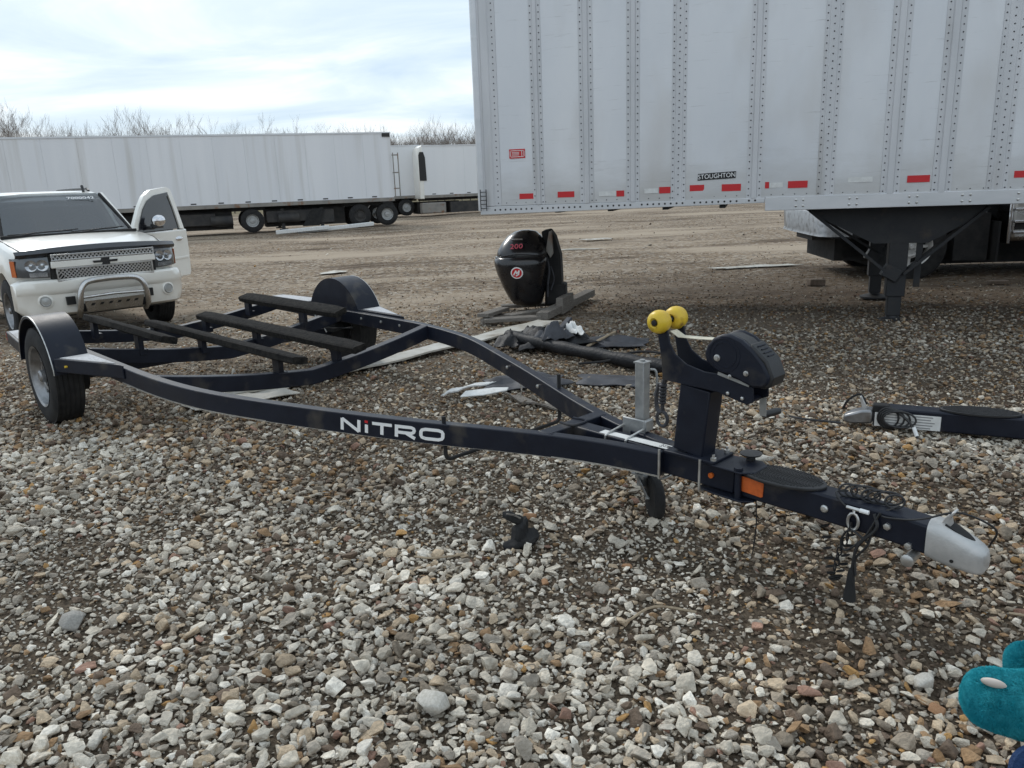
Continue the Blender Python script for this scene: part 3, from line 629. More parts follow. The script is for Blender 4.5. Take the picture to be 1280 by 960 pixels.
    hp = MB().xy([(4.42, -.055), (4.50, -.075), (4.62, -.085), (4.66, -.05), (4.66, .05), (4.62, .085), (4.50, .075), (4.42, .055)], .405, .413)
    hp.xy([(4.42, -.055), (4.50, -.075), (4.62, -.085), (4.66, -.05), (4.66, .05), (4.62, .085), (4.50, .075), (4.42, .055)], .292, .300)
    HG = hp.build('hinge_plate', M['navy'], T, bevel=.003)
    for y in (-.062, .066): MB().cyl((4.60 if y < 0 else 4.58, y, .29), (4.60 if y < 0 else 4.58, y, .414), .013, n=12).cyl((4.60 if y < 0 else 4.58, y, .414), (4.60 if y < 0 else 4.58, y, .423), .017, n=6).build('hinge_pin', M['navy'] if y < 0 else M['matte'], HG)
    MB().cyl((4.58, .066, .413), (4.58, .066, .438), .015, n=10).lathe((4.58, .066, .432), (0, 0, 1), [(.012, 0), (.04, .004), (.043, .010), (.025, .014)], 16).build('pin_knob', M['black'], HG)
    MB().cyl((4.475, -.043, .357), (4.475, -.053, .357), .011, n=14).build('amber_marker', M['amber'], T)
    rf = MB().xz([(4.605, .333), (4.61, .328), (4.69, .322), (4.697, .327), (4.699, .378), (4.694, .383), (4.612, .389), (4.606, .384)], -.0485, -.0525); rf.build('orange_reflector', M['orange'], FT, bevel=.0015)
    # oval step pad with ribs
    pd = MB(); el = [(4.745 + .165 * cos(a), .0 + .090 * sin(a)) for a in np.linspace(0, 2 * pi, 49)[:-1]]
    pd.xy(el, .396, .408); PD = pd.build('step_pad', M['black'], FT, bevel=.003)
    rb = MB()
    for k in range(-11, 12):
        y = .005 + k * .0072; hw = .165 * sqrt(max(0, 1 - ((y - .005) / .088) ** 2)) - .012
        if hw > .02:
            for j in range(int(hw * 2 / .012)):
                xx = 4.745 - hw + .006 + j * .012; rb.box((xx, y, .4088), (.007, .0038, .003))
    tag(rb.build('pad_ribs', M['black'], PD, smooth=0), kind='stuff')
    MB().lathe((4.93, -.047, .345), (0, -1, 0), [(.014, 0), (.014, .006), (.010, .010), (.002, .011)], 12).build('tongue_bolt', M['zinc'], FT)
    MB().lathe((5.145, -.047, .343), (0, -1, 0), [(.012, 0), (.012, .012), (.004, .014)], 6).build('tongue_bolt', M['zinc'], FT)
    MB().lathe((5.215, -.047, .295), (0, -1, 0), [(.012, 0), (.012, .012), (.004, .014)], 6).build('tongue_bolt', M['zinc'], FT)
    MB().lathe((5.225, -.04, .255), (0, -1, 0), [(.018, -.03), (.018, .03), (.021, .032), (.021, .042), (.012, .046)], 16).build('tongue_bolt', M['zinc'], FT)
    # coupler
    cp = MB(); secs = [(5.235, .053, .395, .272), (5.29, .054, .391, .262), (5.34, .051, .376, .257), (5.385, .048, .361, .254), (5.42, .047, .349, .252), (5.447, .042, .339, .252), (5.465, .032, .328, .256), (5.474, .016, .315, .268)]
    Rg = []
    for x, hw, zt, zb in secs:
        x = 5.265 + (x - 5.235) * .71
        zc_, hz_ = (zt + zb) / 2, (zt - zb) / 2; ring = []
        for k in range(24):
            a = 2 * pi * k / 24; ca_, sa_ = cos(a), sin(a); e_ = 2 / (3.2 if sa_ > 0 else 7)
            ring.append(Vector((x, hw * math.copysign(abs(ca_) ** e_, ca_), zc_ + hz_ * math.copysign(abs(sa_) ** e_, sa_))))
        Rg.append(ring)
    cp.rings(Rg); CP = cp.build('coupler', M['silver'], FT, smooth=50)
    pk = MB(); tl = .378
    for x_, w_ in ((5.30, .024), (5.36, .022), (5.40, .014), (5.415, .004)): pass
    pk.rings([[Vector((x_, -w_, zt_ - .03)), Vector((x_, w_, zt_ - .03)), Vector((x_, w_, zt_)), Vector((x_, -w_, zt_))] for x_, w_, zt_ in ((5.265 + (q_[0] - 5.235) * .71, q_[1], q_[2]) for q_ in ((5.298, .026, .3895), (5.34, .025, .3772), (5.38, .019, .3635), (5.405, .010, .3545), (5.415, .003, .3508)))])
    pk.build('latch_pocket', M['matte'], CP)
    MB().xz([(5.295, .388), (5.305, .41), (5.328, .437), (5.334, .434), (5.318, .408), (5.325, .374), (5.31, .374)], -.018, .018).build('latch_lever', M['silver'], CP, bevel=.003)
    MB().cyl((5.345, -.0405, .283), (5.345, -.0515, .283), .006, n=12).build('lock_hole', M['ink'], CP)
    # safety chain, shackle, wiring plug, coiled breakaway cable
    sh = MB().tube([(5.035, -.053, .375)] + [(5.035 + .018 * sin(a), -.058, .36 - .03 + .03 * cos(a)) for a in np.linspace(0, 2 * pi, 14)], .0055, 6).cyl((5.01, -.058, .378), (5.07, -.058, .376), .006, n=8)
    SH = sh.build('shackle', M['zinc'], FT); MB().cyl((5.055, -.058, .377), (5.085, -.058, .376), .0075, n=10).build('cable_ferrule', M['white'], SH)
    ch = MB(); pz = .30
    for k in range(9):
        c = Vector((5.03 - .006 * k + .004 * sin(k), -.062 + .003 * (k % 2), .312 - .021 * k)); aa = 0 if k % 2 else pi / 2
        ring = [c + Vector((.008 * cos(t) * cos(aa), .008 * cos(t) * sin(aa), .015 * sin(t))) for t in np.linspace(0, 2 * pi, 11)]
        ch.tube(ring, .003, 5)
    tag(ch.build('safety_chain', M['matte'], FT), kind='stuff')
    ch = MB()
    for k in range(15):
        t = k / 14; c = Vector((5.02 - .10 * t, -.03 + .02 * t, .285 - .19 * sin(pi * min(1, t * 1.0)) - .02)); aa = 0 if k % 2 else pi / 2
        ch.tube([c + Vector((.008 * cos(q) * cos(aa) + .013 * sin(q), .008 * cos(q) * sin(aa), .006 * sin(q))) for q in np.linspace(0, 2 * pi, 11)], .003, 5)
    tag(ch.build('safety_chain', M['matte'], FT), kind='stuff')
    pc = MB().tube(bez([(5.10, -.05, .375), (5.115, -.065, .33), (5.06, -.068, .25), (5.045, -.066, .15)], 6), .006, 6).tube(bez([(5.10, -.05, .33), (5.09, -.063, .26), (5.055, -.064, .2), (5.06, -.067, .14)], 6), .0045, 6)
    pc.tube(bez([(5.12, -.055, .385), (5.08, -.066, .29), (5.02, -.062, .22), (5.0, -.06, .25), (5.03, -.064, .30), (5.09, -.06, .27)], 6), .004, 6)
    PC = pc.build('plug_cable', M['black'], FT)
    MB().lathe((5.045, -.066, .16), (.02, -.05, -1), [(.008, 0), (.012, .02), (.015, .06), (.021, .10), (.021, .118), (.015, .12)], 14).build('plug', M['matte'], PC)
    cl = MB()
    for k in range(7):
        c = Vector((4.99 + .026 * k, -.005 + .008 * (k % 3), .412)); rr = .024 + .006 * ((k * 7) % 3)
        cl.tube([c + Vector((rr * cos(t) * 1.15, rr * .5 * cos(t + .5) + .012 * sin(t), .022 * sin(t) + .004)) for t in np.linspace(0, 2 * pi * 1.02, 22)], .0036, 6)
    cl.tube(bez([(5.16, .0, .405), (5.12, -.05, .375), (5.2, -.056, .385), (5.26, -.05, .405), (5.34, .0, .43), (5.43, .06, .38), (5.41, .10, .30)], 7), .0036, 6)
    cl.tube(bez([(4.98, .02, .405), (4.96, -.03, .41), (5.0, -.052, .38), (5.05, -.054, .372)], 6), .0036, 6)
    cl.build('coiled_cable', M['black'], FT)
    MB().tube(bez([(4.66, -.03, .30), (4.67, -.04, .2), (4.66, -.04, .08)], 4), .0025, 5).build('hanging_tie', M['matte'], FT)
    # white sticker on the tongue spine
    sk = MB().box((4.10, -.012, .4135), (.40, .045, .002), Matrix.Rotation(-.0, 3, 'Z')); SK = sk.build('white_sticker', M['paper'], T, smooth=0)
    pr = MB()
    for k in range(9): pr.box((4.215 + .008 * (k % 4), -.024 + .007 * (k // 2), .4152), (.0055, .0045, .0008))
    pr.box((4.255, -.01, .4152), (.02, .018, .0008)); pr.build('sticker_print', M['ink'], SK, smooth=0)
    # winch post, arm and rollers
    MB().box((4.385, 0, .418), (.23, .15, .012)).build('post_base', M['navy'], T, bevel=.003)
    post = MB().sweep([(4.365, 0, .424), (4.395, 0, .70)], [(-.05, -.068), (.05, -.068), (.05, .068), (-.05, .068)], up=(1, 0, 0)); PO = post.build('winch_post', M['navy'], T, bevel=.006)
    for y in (-.058, .058): MB().lathe((4.49 if y < 0 else 4.48, y, .424), (0, 0, 1), [(.012, 0), (.012, .012), (.006, .014), (.006, .024), (.002, .025)], 6).build('post_bolt', M['zinc'], PO)
    for x in (4.255, 4.445): MB().tube([(x, -.083, .425), (x, -.085, .30), (x, -.06, .29), (x, .06, .29), (x, .083, .30), (x, .083, .425)], .0055, 8).build('u_bolt', M['zinc'], PO)
    armp = [(4.222, .915), (4.245, .925), (4.272, .915), (4.283, .865), (4.31, .822), (4.36, .79), (4.44, .772), (4.50, .772), (4.645, .742), (4.648, .685), (4.62, .672), (4.50, .700), (4.25, .712), (4.243, .80)]
    # the arm is a channel: two cheeks that splay up to the rollers and a floor
    for s in (-1, 1):
        ck = MB().xz(armp, s * .052, s * .060); ck.build('arm_cheek', M['navy'], PO, bevel=.003)
    MB().xz([(4.25, .712), (4.50, .700), (4.62, .672), (4.622, .680), (4.50, .708), (4.25, .720)], -.052, .052).build('arm_floor', M['navy'], PO)
    for k, (x, z) in enumerate(((4.545, .705), (4.605, .695))):
        MB().lathe((x, -.060, z), (0, -1, 0), [(.007, 0), (.007, .006), (.003, .008)], 6).build('arm_bolt', M['zinc'], PO)
    MB().cyl((4.235, -.085, .945), (4.235, .085, .945), .009, n=10).build('roller_pin', M['zinc'], PO)
    for y in (-.062, .052):
        RO = MB().lathe((4.235, y - .036, .945), (0, 1, 0), [(.012, .006), (.020, -.002), (.033, .002), (.043, .014), (.047, .030), (.047, .042), (.043, .058), (.033, .070), (.020, .074), (.012, .066)], 26).build('bow_roller', M['yellow'], PO)
        MB().lathe((4.235, y - .036, .945), (0, -1, 0), [(.0125, -.004), (.012, .002), (.007, .005), (.002, .005)], 10).build('roller_nut', M['matte'], RO)
    # winch housing
    hs = [(4.450, .848), (4.460, .880), (4.485, .910), (4.52, .928), (4.555, .930), (4.60, .915), (4.65, .880), (4.69, .838), (4.715, .795), (4.712, .768), (4.69, .750), (4.65, .745), (4.56, .775), (4.49, .795), (4.458, .815)]
    for y0, y1 in ((-.078, -.050), (.015, .038)): WH = MB().xz(hs, y0, y1).build('winch_cover', M['navy'], T, bevel=.009)
    MB().xz([(p[0] * .97 + 4.6 * .03, p[1] * .95 + .84 * .05) for p in hs], -.0505, .0155).build('winch_core', M['black'], T, bevel=.004)
    MB().xz([(4.632, .905), (4.70, .848), (4.726, .79), (4.716, .752), (4.68, .742), (4.64, .80)], -.070, .030).build('winch_nose', M['black'], T, bevel=.008)
    for r_ in (.062, .048): MB().lathe((4.535, -.0775, .852), (0, -1, 0), [(r_ + .003, 0), (r_ + .002, .0022), (r_ - .002, .0022), (r_ - .003, 0)], 30, cap=False).build('cover_ring', M['navy'], T)
    lab = MB()
    for k in range(4): lab.box((4.650 + .0125 * k, -.018, .8925 - .0106 * k), (.004, .055 - .010 * (k % 2), .005), Matrix.Rotation(radians(40), 3, 'Y'))
    lab.build('winch_ribs', M['navy'], T)
    for (x, z, r_) in ((4.505, .838, .009), (4.625, .795, .007), (4.56, .775, .005)):
        MB().lathe((x, -.078, z), (0, -1, 0), [(r_ * 1.5, 0), (r_ * 1.4, .003), (r_, .004), (r_ * .9, .009), (.001, .0095)], 12).build('winch_bolt', M['zinc'], T)
    MB().xz([(4.50, .770), (4.63, .742), (4.632, .752), (4.502, .782)], -.064, -.0615).build('bright_lower_edge', M['galv'], T, smooth=0)
    MB().lathe((4.525, -.04, .855), (0, 1, 0), [(.05, 0), (.05, .07)], 20).build('winch_drum', M['strap'], T)
    MB().sweep([(4.478, -.005, .893), (4.40, -.004, .888), (4.30, -.004, .885), (4.262, -.004, .905)], [(-.024, -.0012), (.024, -.0012), (.024, .0012), (-.024, .0012)]).build('winch_strap', M['strap'], T)
    HD = MB().bar((4.615, .062, .775), (4.622, .068, .60), .005, .026, up=(1, 0, 0)).cyl((4.615, .03, .775), (4.615, .075, .775), .012, n=10).build('winch_handle', M['galv'], T)
    MB().lathe((4.623, .068, .605), (.25, 1, 0), [(.010, 0), (.014, .01), (.015, .045), (.013, .085), (.008, .09)], 12).build('grip', M['black'], HD)
    # strap hook hanging behind the post
    hk = MB().tube([(4.25, .03, .74), (4.20, .038, .70), (4.185, .04, .655)], .011, 6)
    for q_ in range(6): hk.lathe((4.185 - .0008 * q_, .04, .665 - .015 * q_), (0, 0, -1), [(.013, 0), (.017, .003), (.017, .010), (.013, .013)], 10)
    hk.cyl((4.183, .04, .575), (4.182, .04, .545), .008, n=8)
    hk.tube([(4.182 + .026 * sin(t), .04, .512 + .032 * cos(t)) for t in np.linspace(.1, 5.3, 18)], .0075, 7); hk.tube(bez([(4.16, .05, .66), (4.142, .055, .60), (4.145, .055, .55), (4.165, .05, .53)], 4), .009, 6)
    hk.build('strap_hook', M['rivet'], T)
    # galvanised swivel jack with caster
    J = MB(); jx, jy = 4.01, .135
    J.sweep([(jx, jy, .175), (jx, jy, .715)], [(-.024, -.024), (.024, -.024), (.024, .024), (-.024, .024)], up=(1, 0, 0)); JK = J.build('jack_tube', M['galv'], T, bevel=.004)
    MB().sweep([(jx, jy, .14), (jx, jy, .42)], [(-.017, -.017), (.017, -.017), (.017, .017), (-.017, .017)], up=(1, 0, 0)).build('jack_leg', M['galv'], JK)
    MB().box((jx, jy, .7165), (.056, .056, .006)).cyl((jx, jy, .72), (jx, jy, .728), .012, n=8).build('jack_cap', M['galv'], JK)
    MB().box((jx - .01, .088, .425), (.12, .012, .085)).box((jx + .045, .115, .44), (.02, .06, .05)).build('jack_clamp', M['galv'], JK, bevel=.004)
    MB().tube(bez([(jx + .02, jy + .03, .68), (jx + .04, jy + .045, .67), (jx + .045, jy + .045, .60), (jx + .03, jy + .045, .56)], 4), .006, 6).build('pull_ring', M['galv'], JK)
    for dx in (-.065, .045):
        MB().tube([(jx + dx, .095, .43), (jx + dx, .03, .423), (jx + dx, -.02, .417), (jx + dx, -.045, .41), (jx + dx, -.048, .37)], .0055, 7).build('clamp_u_bolt', M['zinc'], JK)
    ca = radians(-38); wd = Vector((cos(ca), sin(ca), 0)); wa = Vector((-sin(ca), cos(ca), 0)); wc = Vector((jx + .07, jy - .0, .098))
    fk = MB()
    for s in (-1, 1):
        fk.bar(Vector((jx, jy, .20)) + wa * s * .03, wc + wa * s * .034, .030, .004, up=wa)
    fk.box((jx, jy, .20), (.07, .07, .008)); fk.build('caster_fork', M['galv'], JK)
    cw = MB().lathe(wc, wa, [(.012, -.026), (.05, -.024), (.088, -.024), (.098, -.014), (.1, 0), (.098, .014), (.088, .024), (.05, .024), (.012, .026)], 28); CWH = cw.build('caster_wheel', M['rubber'], JK)
    MB().cyl(wc - wa * .042, wc + wa * .042, .008, n=8).build('caster_axle', M['zinc'], CWH)
build_boat_trailer()

# ------------------------------------------------------------------ white sport utility vehicle (X forward from the bumper face, Y to its left)
SUV_LOC = (-4.932, 9.684, -0.203); SUV_RZ = radians(-48.04)
def boolean_cut(o, cutter):
    md = o.modifiers.new('cut', 'BOOLEAN'); md.operation = 'DIFFERENCE'; md.object = cutter; md.solver = 'EXACT'
    dg = bpy.context.evaluated_depsgraph_get(); me = bpy.data.meshes.new_from_object(o.evaluated_get(dg))
    mats = list(o.data.materials); o.modifiers.clear(); o.data = me
    me.materials.clear(); [me.materials.append(x) for x in mats]
    me.polygons.foreach_set('use_smooth', [True] * len(me.polygons)); me.set_sharp_from_angle(angle=radians(30))
    bpy.data.objects.remove(cutter)
def build_suv():
    T = thing('sport_utility_vehicle', 'white sport utility vehicle with its front door open, bull bar and black bug deflector', 'car', (SUV_LOC[0] - sin(SUV_RZ) * .04, SUV_LOC[1] + cos(SUV_RZ) * .04, SUV_LOC[2]), SUV_RZ); T.scale = (.96, .96, .97)
    # body shell: lower body with hood and belt line
    st = [(-.17, .60, .60, 1.06, .62, .56), (-.24, .76, .76, 1.11, .62, .72), (-.34, .88, .88, 1.135, .62, .83), (-.47, .965, .96, 1.155, .60, .86), (-.75, 1.0, .985, 1.215, .52, .88), (-1.10, 1.0, .985, 1.26, .48, .88), (-1.45, 1.005, .985, 1.285, .44, .88), (-1.60, 1.005, .985, 1.285, .44, .88), (-3.2, 1.005, .985, 1.26, .44, .92), (-4.9, 1.0, .975, 1.235, .46, .92), (-5.12, .95, .92, 1.22, .50, .88)]
    Rg = []
    for x, wl, ws, zt, zb, wt in st:
        half = [(0, zb), (wl * .8, zb), (wl * .97, zb + .06), (wl, zb + .2), (wl, zb + .42 * (zt - zb)), (ws, zt - .10), (ws - .03, zt - .04), (wt, zt), (wt * .55, zt + .022), (0, zt + .03)]
        ring = half + [(-a, b) for a, b in half[-2:0:-1]]
        Rg.append([Vector((x, a, b)) for a, b in ring])
    B = MB().rings(Rg).build('body', M['suvwhite'], T, smooth=40)
    cut = MB()
    for xw in (-.98, -3.93): cut.cyl((xw, -1.2, .42), (xw, 1.2, .42), .47, n=32)
    co = cut.build('cutter', M['matte']); co.parent = T; bpy.context.view_layer.update(); boolean_cut(B, co)
    MB().box((-2.6, 0, .5), (4.6, 1.5, .34)).build('underbody', M['farchassis'], T)
    # hood crease line
    for s in (-1, 1): MB().tube([(-.26, s * .74, 1.112), (-.4, s * .84, 1.15), (-.8, s * .885, 1.222), (-1.45, s * .885, 1.287)], .006, 6).build('hood_gap', M['matte'], B)
    # cabin
    cst = [(-2.30, .93, 1.22, .70, 1.845), (-2.50, .93, 1.22, .70, 1.87), (-3.6, .93, 1.22, .71, 1.885), (-4.85, .92, 1.22, .69, 1.86), (-5.08, .90, 1.22, .80, 1.30)]
    Rg = []
    for x, wb, zb, wt, zt in cst:
        Rg.append([Vector((x, a, b)) for a, b in [(-wb, zb), (wb, zb), (wb * .985, zb + (zt - zb) * .12), (wt + .03, zt - .09 * min(1, (zt - zb) * 3)), (wt * .9, zt), (wt * .5, zt + .02), (-wt * .5, zt + .02), (-wt * .9, zt), (-wt - .03, zt - .09 * min(1, (zt - zb) * 3)), (-wb * .985, zb + (zt - zb) * .12)]])
    cb = MB().rings(Rg, cap=False); n_ = len(Rg[0]); cb.f.append(tuple(range((len(Rg) - 1) * n_, len(Rg) * n_)))
    inn = [[Vector((q.x, q.y * .955, q.z - .035 if q.z > 1.3 else q.z)) for q in r] for r in Rg[:-1]]; cb.rings(inn, cap=False)
    k_ = len(cb.v) - len(inn) * n_; cb.f += [(i, (i + 1) % n_, k_ + (i + 1) % n_, k_ + i) for i in range(n_)]
    CB = cb.build('cabin', M['suvwhite'], T, smooth=40)
    # windscreen: curved slab
    ws = MB(); Rg = []
    for t in np.linspace(0, 1, 6):
        x0 = -1.47 + (-2.27 + 1.47) * t; z0 = 1.315 + (1.835 - 1.315) * t; hw = .82 - .13 * t
        Rg.append([Vector((x0 + .03 - .10 * (y / .82) ** 2, y, z0 + .012)) for y in np.linspace(-hw, hw, 13)])
    back = [[q + Vector((-.05, 0, -.03)) for q in r] for r in Rg]
    ws.rings(Rg, cap=False, closed=False); ws.rings(back, cap=False, closed=False)
    W = ws.build('windscreen', M['glass'], T, smooth=60)
    # what shows through the glass: dashboard, wheel, seats, mirror and a dark liner
    MB().box((-1.78, 0, 1.30), (.50, 1.66, .06)).build('dashboard', M['black'], T, bevel=.02)
    MB().box((-3.4, 0, 1.30), (2.7, 1.74, .04)).build('cabin_floor', M['matte'], T)
    MB().box((-4.3, 0, 1.56), (.06, 1.40, .50)).build('rear_liner', M['matte'], T)
    MB().box((-3.3, 0, 1.815), (1.9, 1.22, .02)).build('headliner', M['fargrey'], T)
    for y in (-.40, .40):
        ST = MB().box((-2.68, y, 1.38), (.16, .50, .30), Matrix.Rotation(-.2, 3, 'Y')).build('seat', M['greysheet'], T, bevel=.05); MB().box((-2.72, y, 1.60), (.10, .26, .17), Matrix.Rotation(-.1, 3, 'Y')).build('headrest', M['greysheet'], ST, bevel=.04)
    MB().tube([Vector((-2.02, .40, 1.36)) + Vector((.10 * cos(t), .18 * sin(t), .15 * cos(t))) for t in np.linspace(0, 2 * pi, 22)], .016, 7).build('steering_wheel', M['black'], T)
    MB().box((-2.20, 0, 1.73), (.03, .22, .065)).build('rear_view_mirror', M['black'], T, bevel=.01)
    for s in (-1, 1):
        MB().bar((-1.56, s * .845, 1.285), (-2.32, s * .70, 1.83), .05, .06).build('front_pillar', M['suvwhite'], CB)
    MB().prism([(-1.64, 1.30), (-2.30, 1.80), (-2.62, 1.80), (-2.62, 1.30)], lambda a, b: (a, -(.93 - .36 * (b - 1.24)), b), lambda a, b: (a, -(.92 - .36 * (b - 1.24)), b)).build('side_window', M['glass'], CB)
    up = Vector((-.8, 0, .52)).normalized()
    text_obj('windscreen_number', '7000042', .085, M['white'], W, frame((-2.130, .37, 1.783), (0, 1, 0), up), .0015, sx=1.25)
    for s in (-1, 1): MB().tube([(-1.50, s * .825, 1.30), (-1.9, s * .75, 1.575), (-2.27, s * .672, 1.832)], .022, 8).build('pillar_trim', M['matte'], W)
    for y0, y1 in ((-.75, .02), (.02, .62)):
        MB().tube(bez([(-1.40, y0 + .1, 1.315), (-1.41, y0 + .3, 1.345), (-1.44, y1, 1.355)], 5), .011, 6).tube([(-1.425, y0 - .02, 1.335), (-1.45, y1 + .08, 1.365)], .008, 6).build('wiper', M['black'], T)
    MB().xy([(-1.40, -.86), (-1.36, 0), (-1.40, .86), (-1.50, .84), (-1.48, 0), (-1.50, -.84)], 1.285, 1.325).build('cowl_panel', M['matte'], T)
    for s in (-1, 1):
        MB().tube(bez([(-2.75, s * .66, 1.885), (-2.85, s * .66, 1.912), (-3.0, s * .66, 1.918), (-4.5, s * .66, 1.918), (-4.7, s * .66, 1.88)], 5), .018, 6).build('roof_rail', M['black'], T)
        for xa, xb, ra, rb in ((-2.62, -3.35, .10, .06), (-3.45, -4.75, .06, .06)):
            MB().prism([(xa, 1.29), (xa - .28 * (xa > -3), 1.74), (xb, 1.76), (xb, 1.29)], lambda a, b: (a, s * (.945 - .33 * (b - 1.24)), b), lambda a, b: (a, s * (.925 - .33 * (b - 1.24)), b)).build('side_window', M['suvglass'], CB)
    MB().tube([(-2.42, .5, 1.87), (-2.47, .5, 1.96)], .02, 6).build('antenna', M['black'], T)
    # front bumper swept along its plan curve
    def plan(y, d=0.0):
        k = abs(y); x = -.015 - .10 * k * k if k < .72 else -.067 - .10 * (k - .72) - 2.2 * (k - .72) ** 2 * (k - .72 + .45) * 1.4
        return x + d
    prof = [(-.30, .82), (-.02, .82), (.012, .795), (.02, .70), (.0, .655), (-.015, .64), (-.02, .50), (-.05, .40), (-.12, .365), (-.30, .365)]
    Rg = []
    for y in np.linspace(-1.0, 1.0, 33):
        e = 1 if abs(y) < .93 else 1 - .3 * (abs(y) - .93) / .07
        Rg.append([Vector((plan(y) + a, y, .62 + (b - .62) * e)) for a, b in prof])
    BP = MB().rings(Rg).build('front_bumper', M['suvwhite'], T, smooth=40)
    for s in (-1, 1):
        FL = MB().lathe((plan(.74) + .005, s * .74, .565), (1, s * .25, 0), [(.062, -.10), (.062, 0), (.055, .012), (.05, .006), (.001, .012)], 20).build('fog_lamp', M['fog'], T)
        MB().lathe((plan(.74) - .01, s * .74, .565), (1, s * .25, 0), [(.085, -.02), (.085, .0), (.066, .008)], 20, cap=False).build('fog_bezel', M['suvwhite'], FL)
        MB().xz([(0, 0)] * 0 or [(plan(.47) - .02, .50), (plan(.47) + .025, .50), (plan(.47) + .03, .60), (plan(.47) - .02, .60)], s * .42, s * .52).build('tow_hook_opening', M['ink'], BP)
    # bumper intake, dark, low centre
    MB().box((-.02, 0, .445), (.08, .80, .10)).build('lower_intake', M['matte'], BP)
    # grille
    GR = MB()
    def ringbox(y0, y1, z0, z1, x, t, d): 
        g = MB(); g.box((x, 0, z1), (d, y1 - y0 + t, t)); g.box((x, 0, z0), (d, y1 - y0 + t, t)); g.box((x, y0, (z0 + z1) / 2), (d * .9, t, z1 - z0)); g.box((x, y1, (z0 + z1) / 2), (d * .9, t, z1 - z0)); return g
    MB().box((-.13, 0, .95), (.10, 1.24, .34)).build('grille_back', M['matte'], T)
    MB().yz([(-.62, .955), (.62, .955), (.615, 1.04), (-.615, 1.04)], -.10, -.035).build('grille_bar', M['suvwhite'], T, bevel=.012)
    for z0, z1, hw in ((.80, .945, .565), (1.05, 1.115, .60)):
        G = ringbox(-hw, hw, z0, z1, -.055, .018, .05).build('grille_surround', M['dull_chrome'], T, bevel=.004)
        me = MB(); h = z1 - z0; p = .045
        for k in range(int(2 * hw / p) + 4):
            for sg in (-1, 1):
                ya = -hw + p * k - (h if sg > 0 else 0); za = z0; yb = ya + h; zb = z1
                if sg < 0: za, zb = z1, z0; 
                # clip to the opening
                def cl(y, z, y2, z2):
                    t0, t1 = 0, 1
                    for lim, sgn in ((-hw, 1), (hw, -1)):
                        fa, fb = sgn * (y - lim), sgn * (y2 - lim)
                        if fa < 0 and fb < 0: return None
                        if fa < 0: t0 = max(t0, fa / (fa - fb))
                        if fb < 0: t1 = min(t1, fa / (fa - fb))
                    return None if t1 - t0 < .05 else ((y + (y2 - y) * t0, z + (z2 - z) * t0), (y + (y2 - y) * t1, z + (z2 - z) * t1))
                q = cl(ya, za, yb, zb)
                if q: me.bar((-.062 + .004 * sg, q[0][0], q[0][1]), (-.062 + .004 * sg, q[1][0], q[1][1]), .012, .010, up=(1, 0, 0))
        tag(me.build('grille_mesh', M['dull_chrome'], G, smooth=0), kind='stuff')
    MB().yz([(-.14, .985), (-.035, .985), (-.045, .958), (.055, .958), (.045, .985), (.14, .985), (.15, 1.012), (.045, 1.012), (.055, 1.04), (-.045, 1.04), (-.055, 1.012), (-.15, 1.012)], -.034, -.020).build('bow_tie_emblem', M['gloss'], T, bevel=.003)
    # headlights wrap round the corners
    for s in (-1, 1):
        pts = [(.625, -.115), (.72, -.13), (.82, -.165), (.90, -.22), (.955, -.30), (.985, -.40)]
        hl = MB(); Rg = []
        for y, x in pts:
            k = (y - .625) / .36; zt = 1.10 - .012 * k; zb = .845 + .02 * k
            Rg.append([Vector((x, s * y, zb)), Vector((x + .012, s * y, (zb + zt) / 2)), Vector((x - .02, s * y, zt)), Vector((x - .10, s * (y - .03), zt)), Vector((x - .10, s * (y - .03), zb))])
        H = hl.rings(Rg).build('headlight', M['lampdark'], T, smooth=40)
        for (y, x, z, r) in ((.70, -.112, 1.0, .068), (.815, -.150, 1.0, .068)):
            MB().lathe((x, s * y, z), (1, s * .3, 0), [(r, -.01), (r, .004), (r * .75, -.004), (r * .3, -.012), (r * .25, .01), (.001, .012)], 16).build('lamp_bowl', M['lamp'], H)
        MB().prism([(.66, .862), (.85, .866), (.85, .915), (.66, .912)], lambda a, b: (-.115 - .35 * max(0, a - .70) ** 1.3, s * a, b), lambda a, b: (-.098 - .35 * max(0, a - .70) ** 1.3, s * a, b)).build('turn_lamp', M['lamp'], H)
        am = MB(); am.rings([[Vector((x + .006, s * (y + .006), .868 + .0)), Vector((x + .008, s * (y + .008), 1.06)), Vector((x - .02, s * (y - .01), 1.06)), Vector((x - .02, s * (y - .01), .868))] for y, x in pts[4:]])
        am.build('amber_side_lamp', M['amber'], H)
    # bug deflector along the hood edge
    Rg = []
    for y in np.linspace(-.95, .95, 29):
        k = abs(y); x = -.085 - .10 * k * k - .55 * max(0, k - .70) ** 1.5; zt = 1.215 - .05 * k * k; zb = 1.105 - .015 * k
        Rg.append([Vector((x, y, zb)), Vector((x + .035, y, (zb + zt) / 2)), Vector((x - .03, y, zt)), Vector((x - .045, y, zt - .004)), Vector((x + .01, y, (zb + zt) / 2 - .01)), Vector((x - .03, y, zb))])
    MB().rings(Rg).build('bug_deflector', M['smoke'], T, smooth=50)
    # bull bar with cross tube and skid plate
    bb = bez([(-.02, -.40, .36), (.10, -.405, .46), (.13, -.38, .66), (.12, -.30, .765), (.12, -.12, .79), (.12, .12, .79), (.12, .30, .765), (.13, .38, .66), (.10, .405, .46), (-.02, .40, .36)], 6)
    BB = MB().tube(bb, .036, 12).build('bull_bar', M['dull_chrome'], T)
    MB().tube([(.12, -.385, .585), (.13, 0, .60), (.12, .385, .585)], .018, 8).build('cross_tube', M['dull_chrome'], BB)
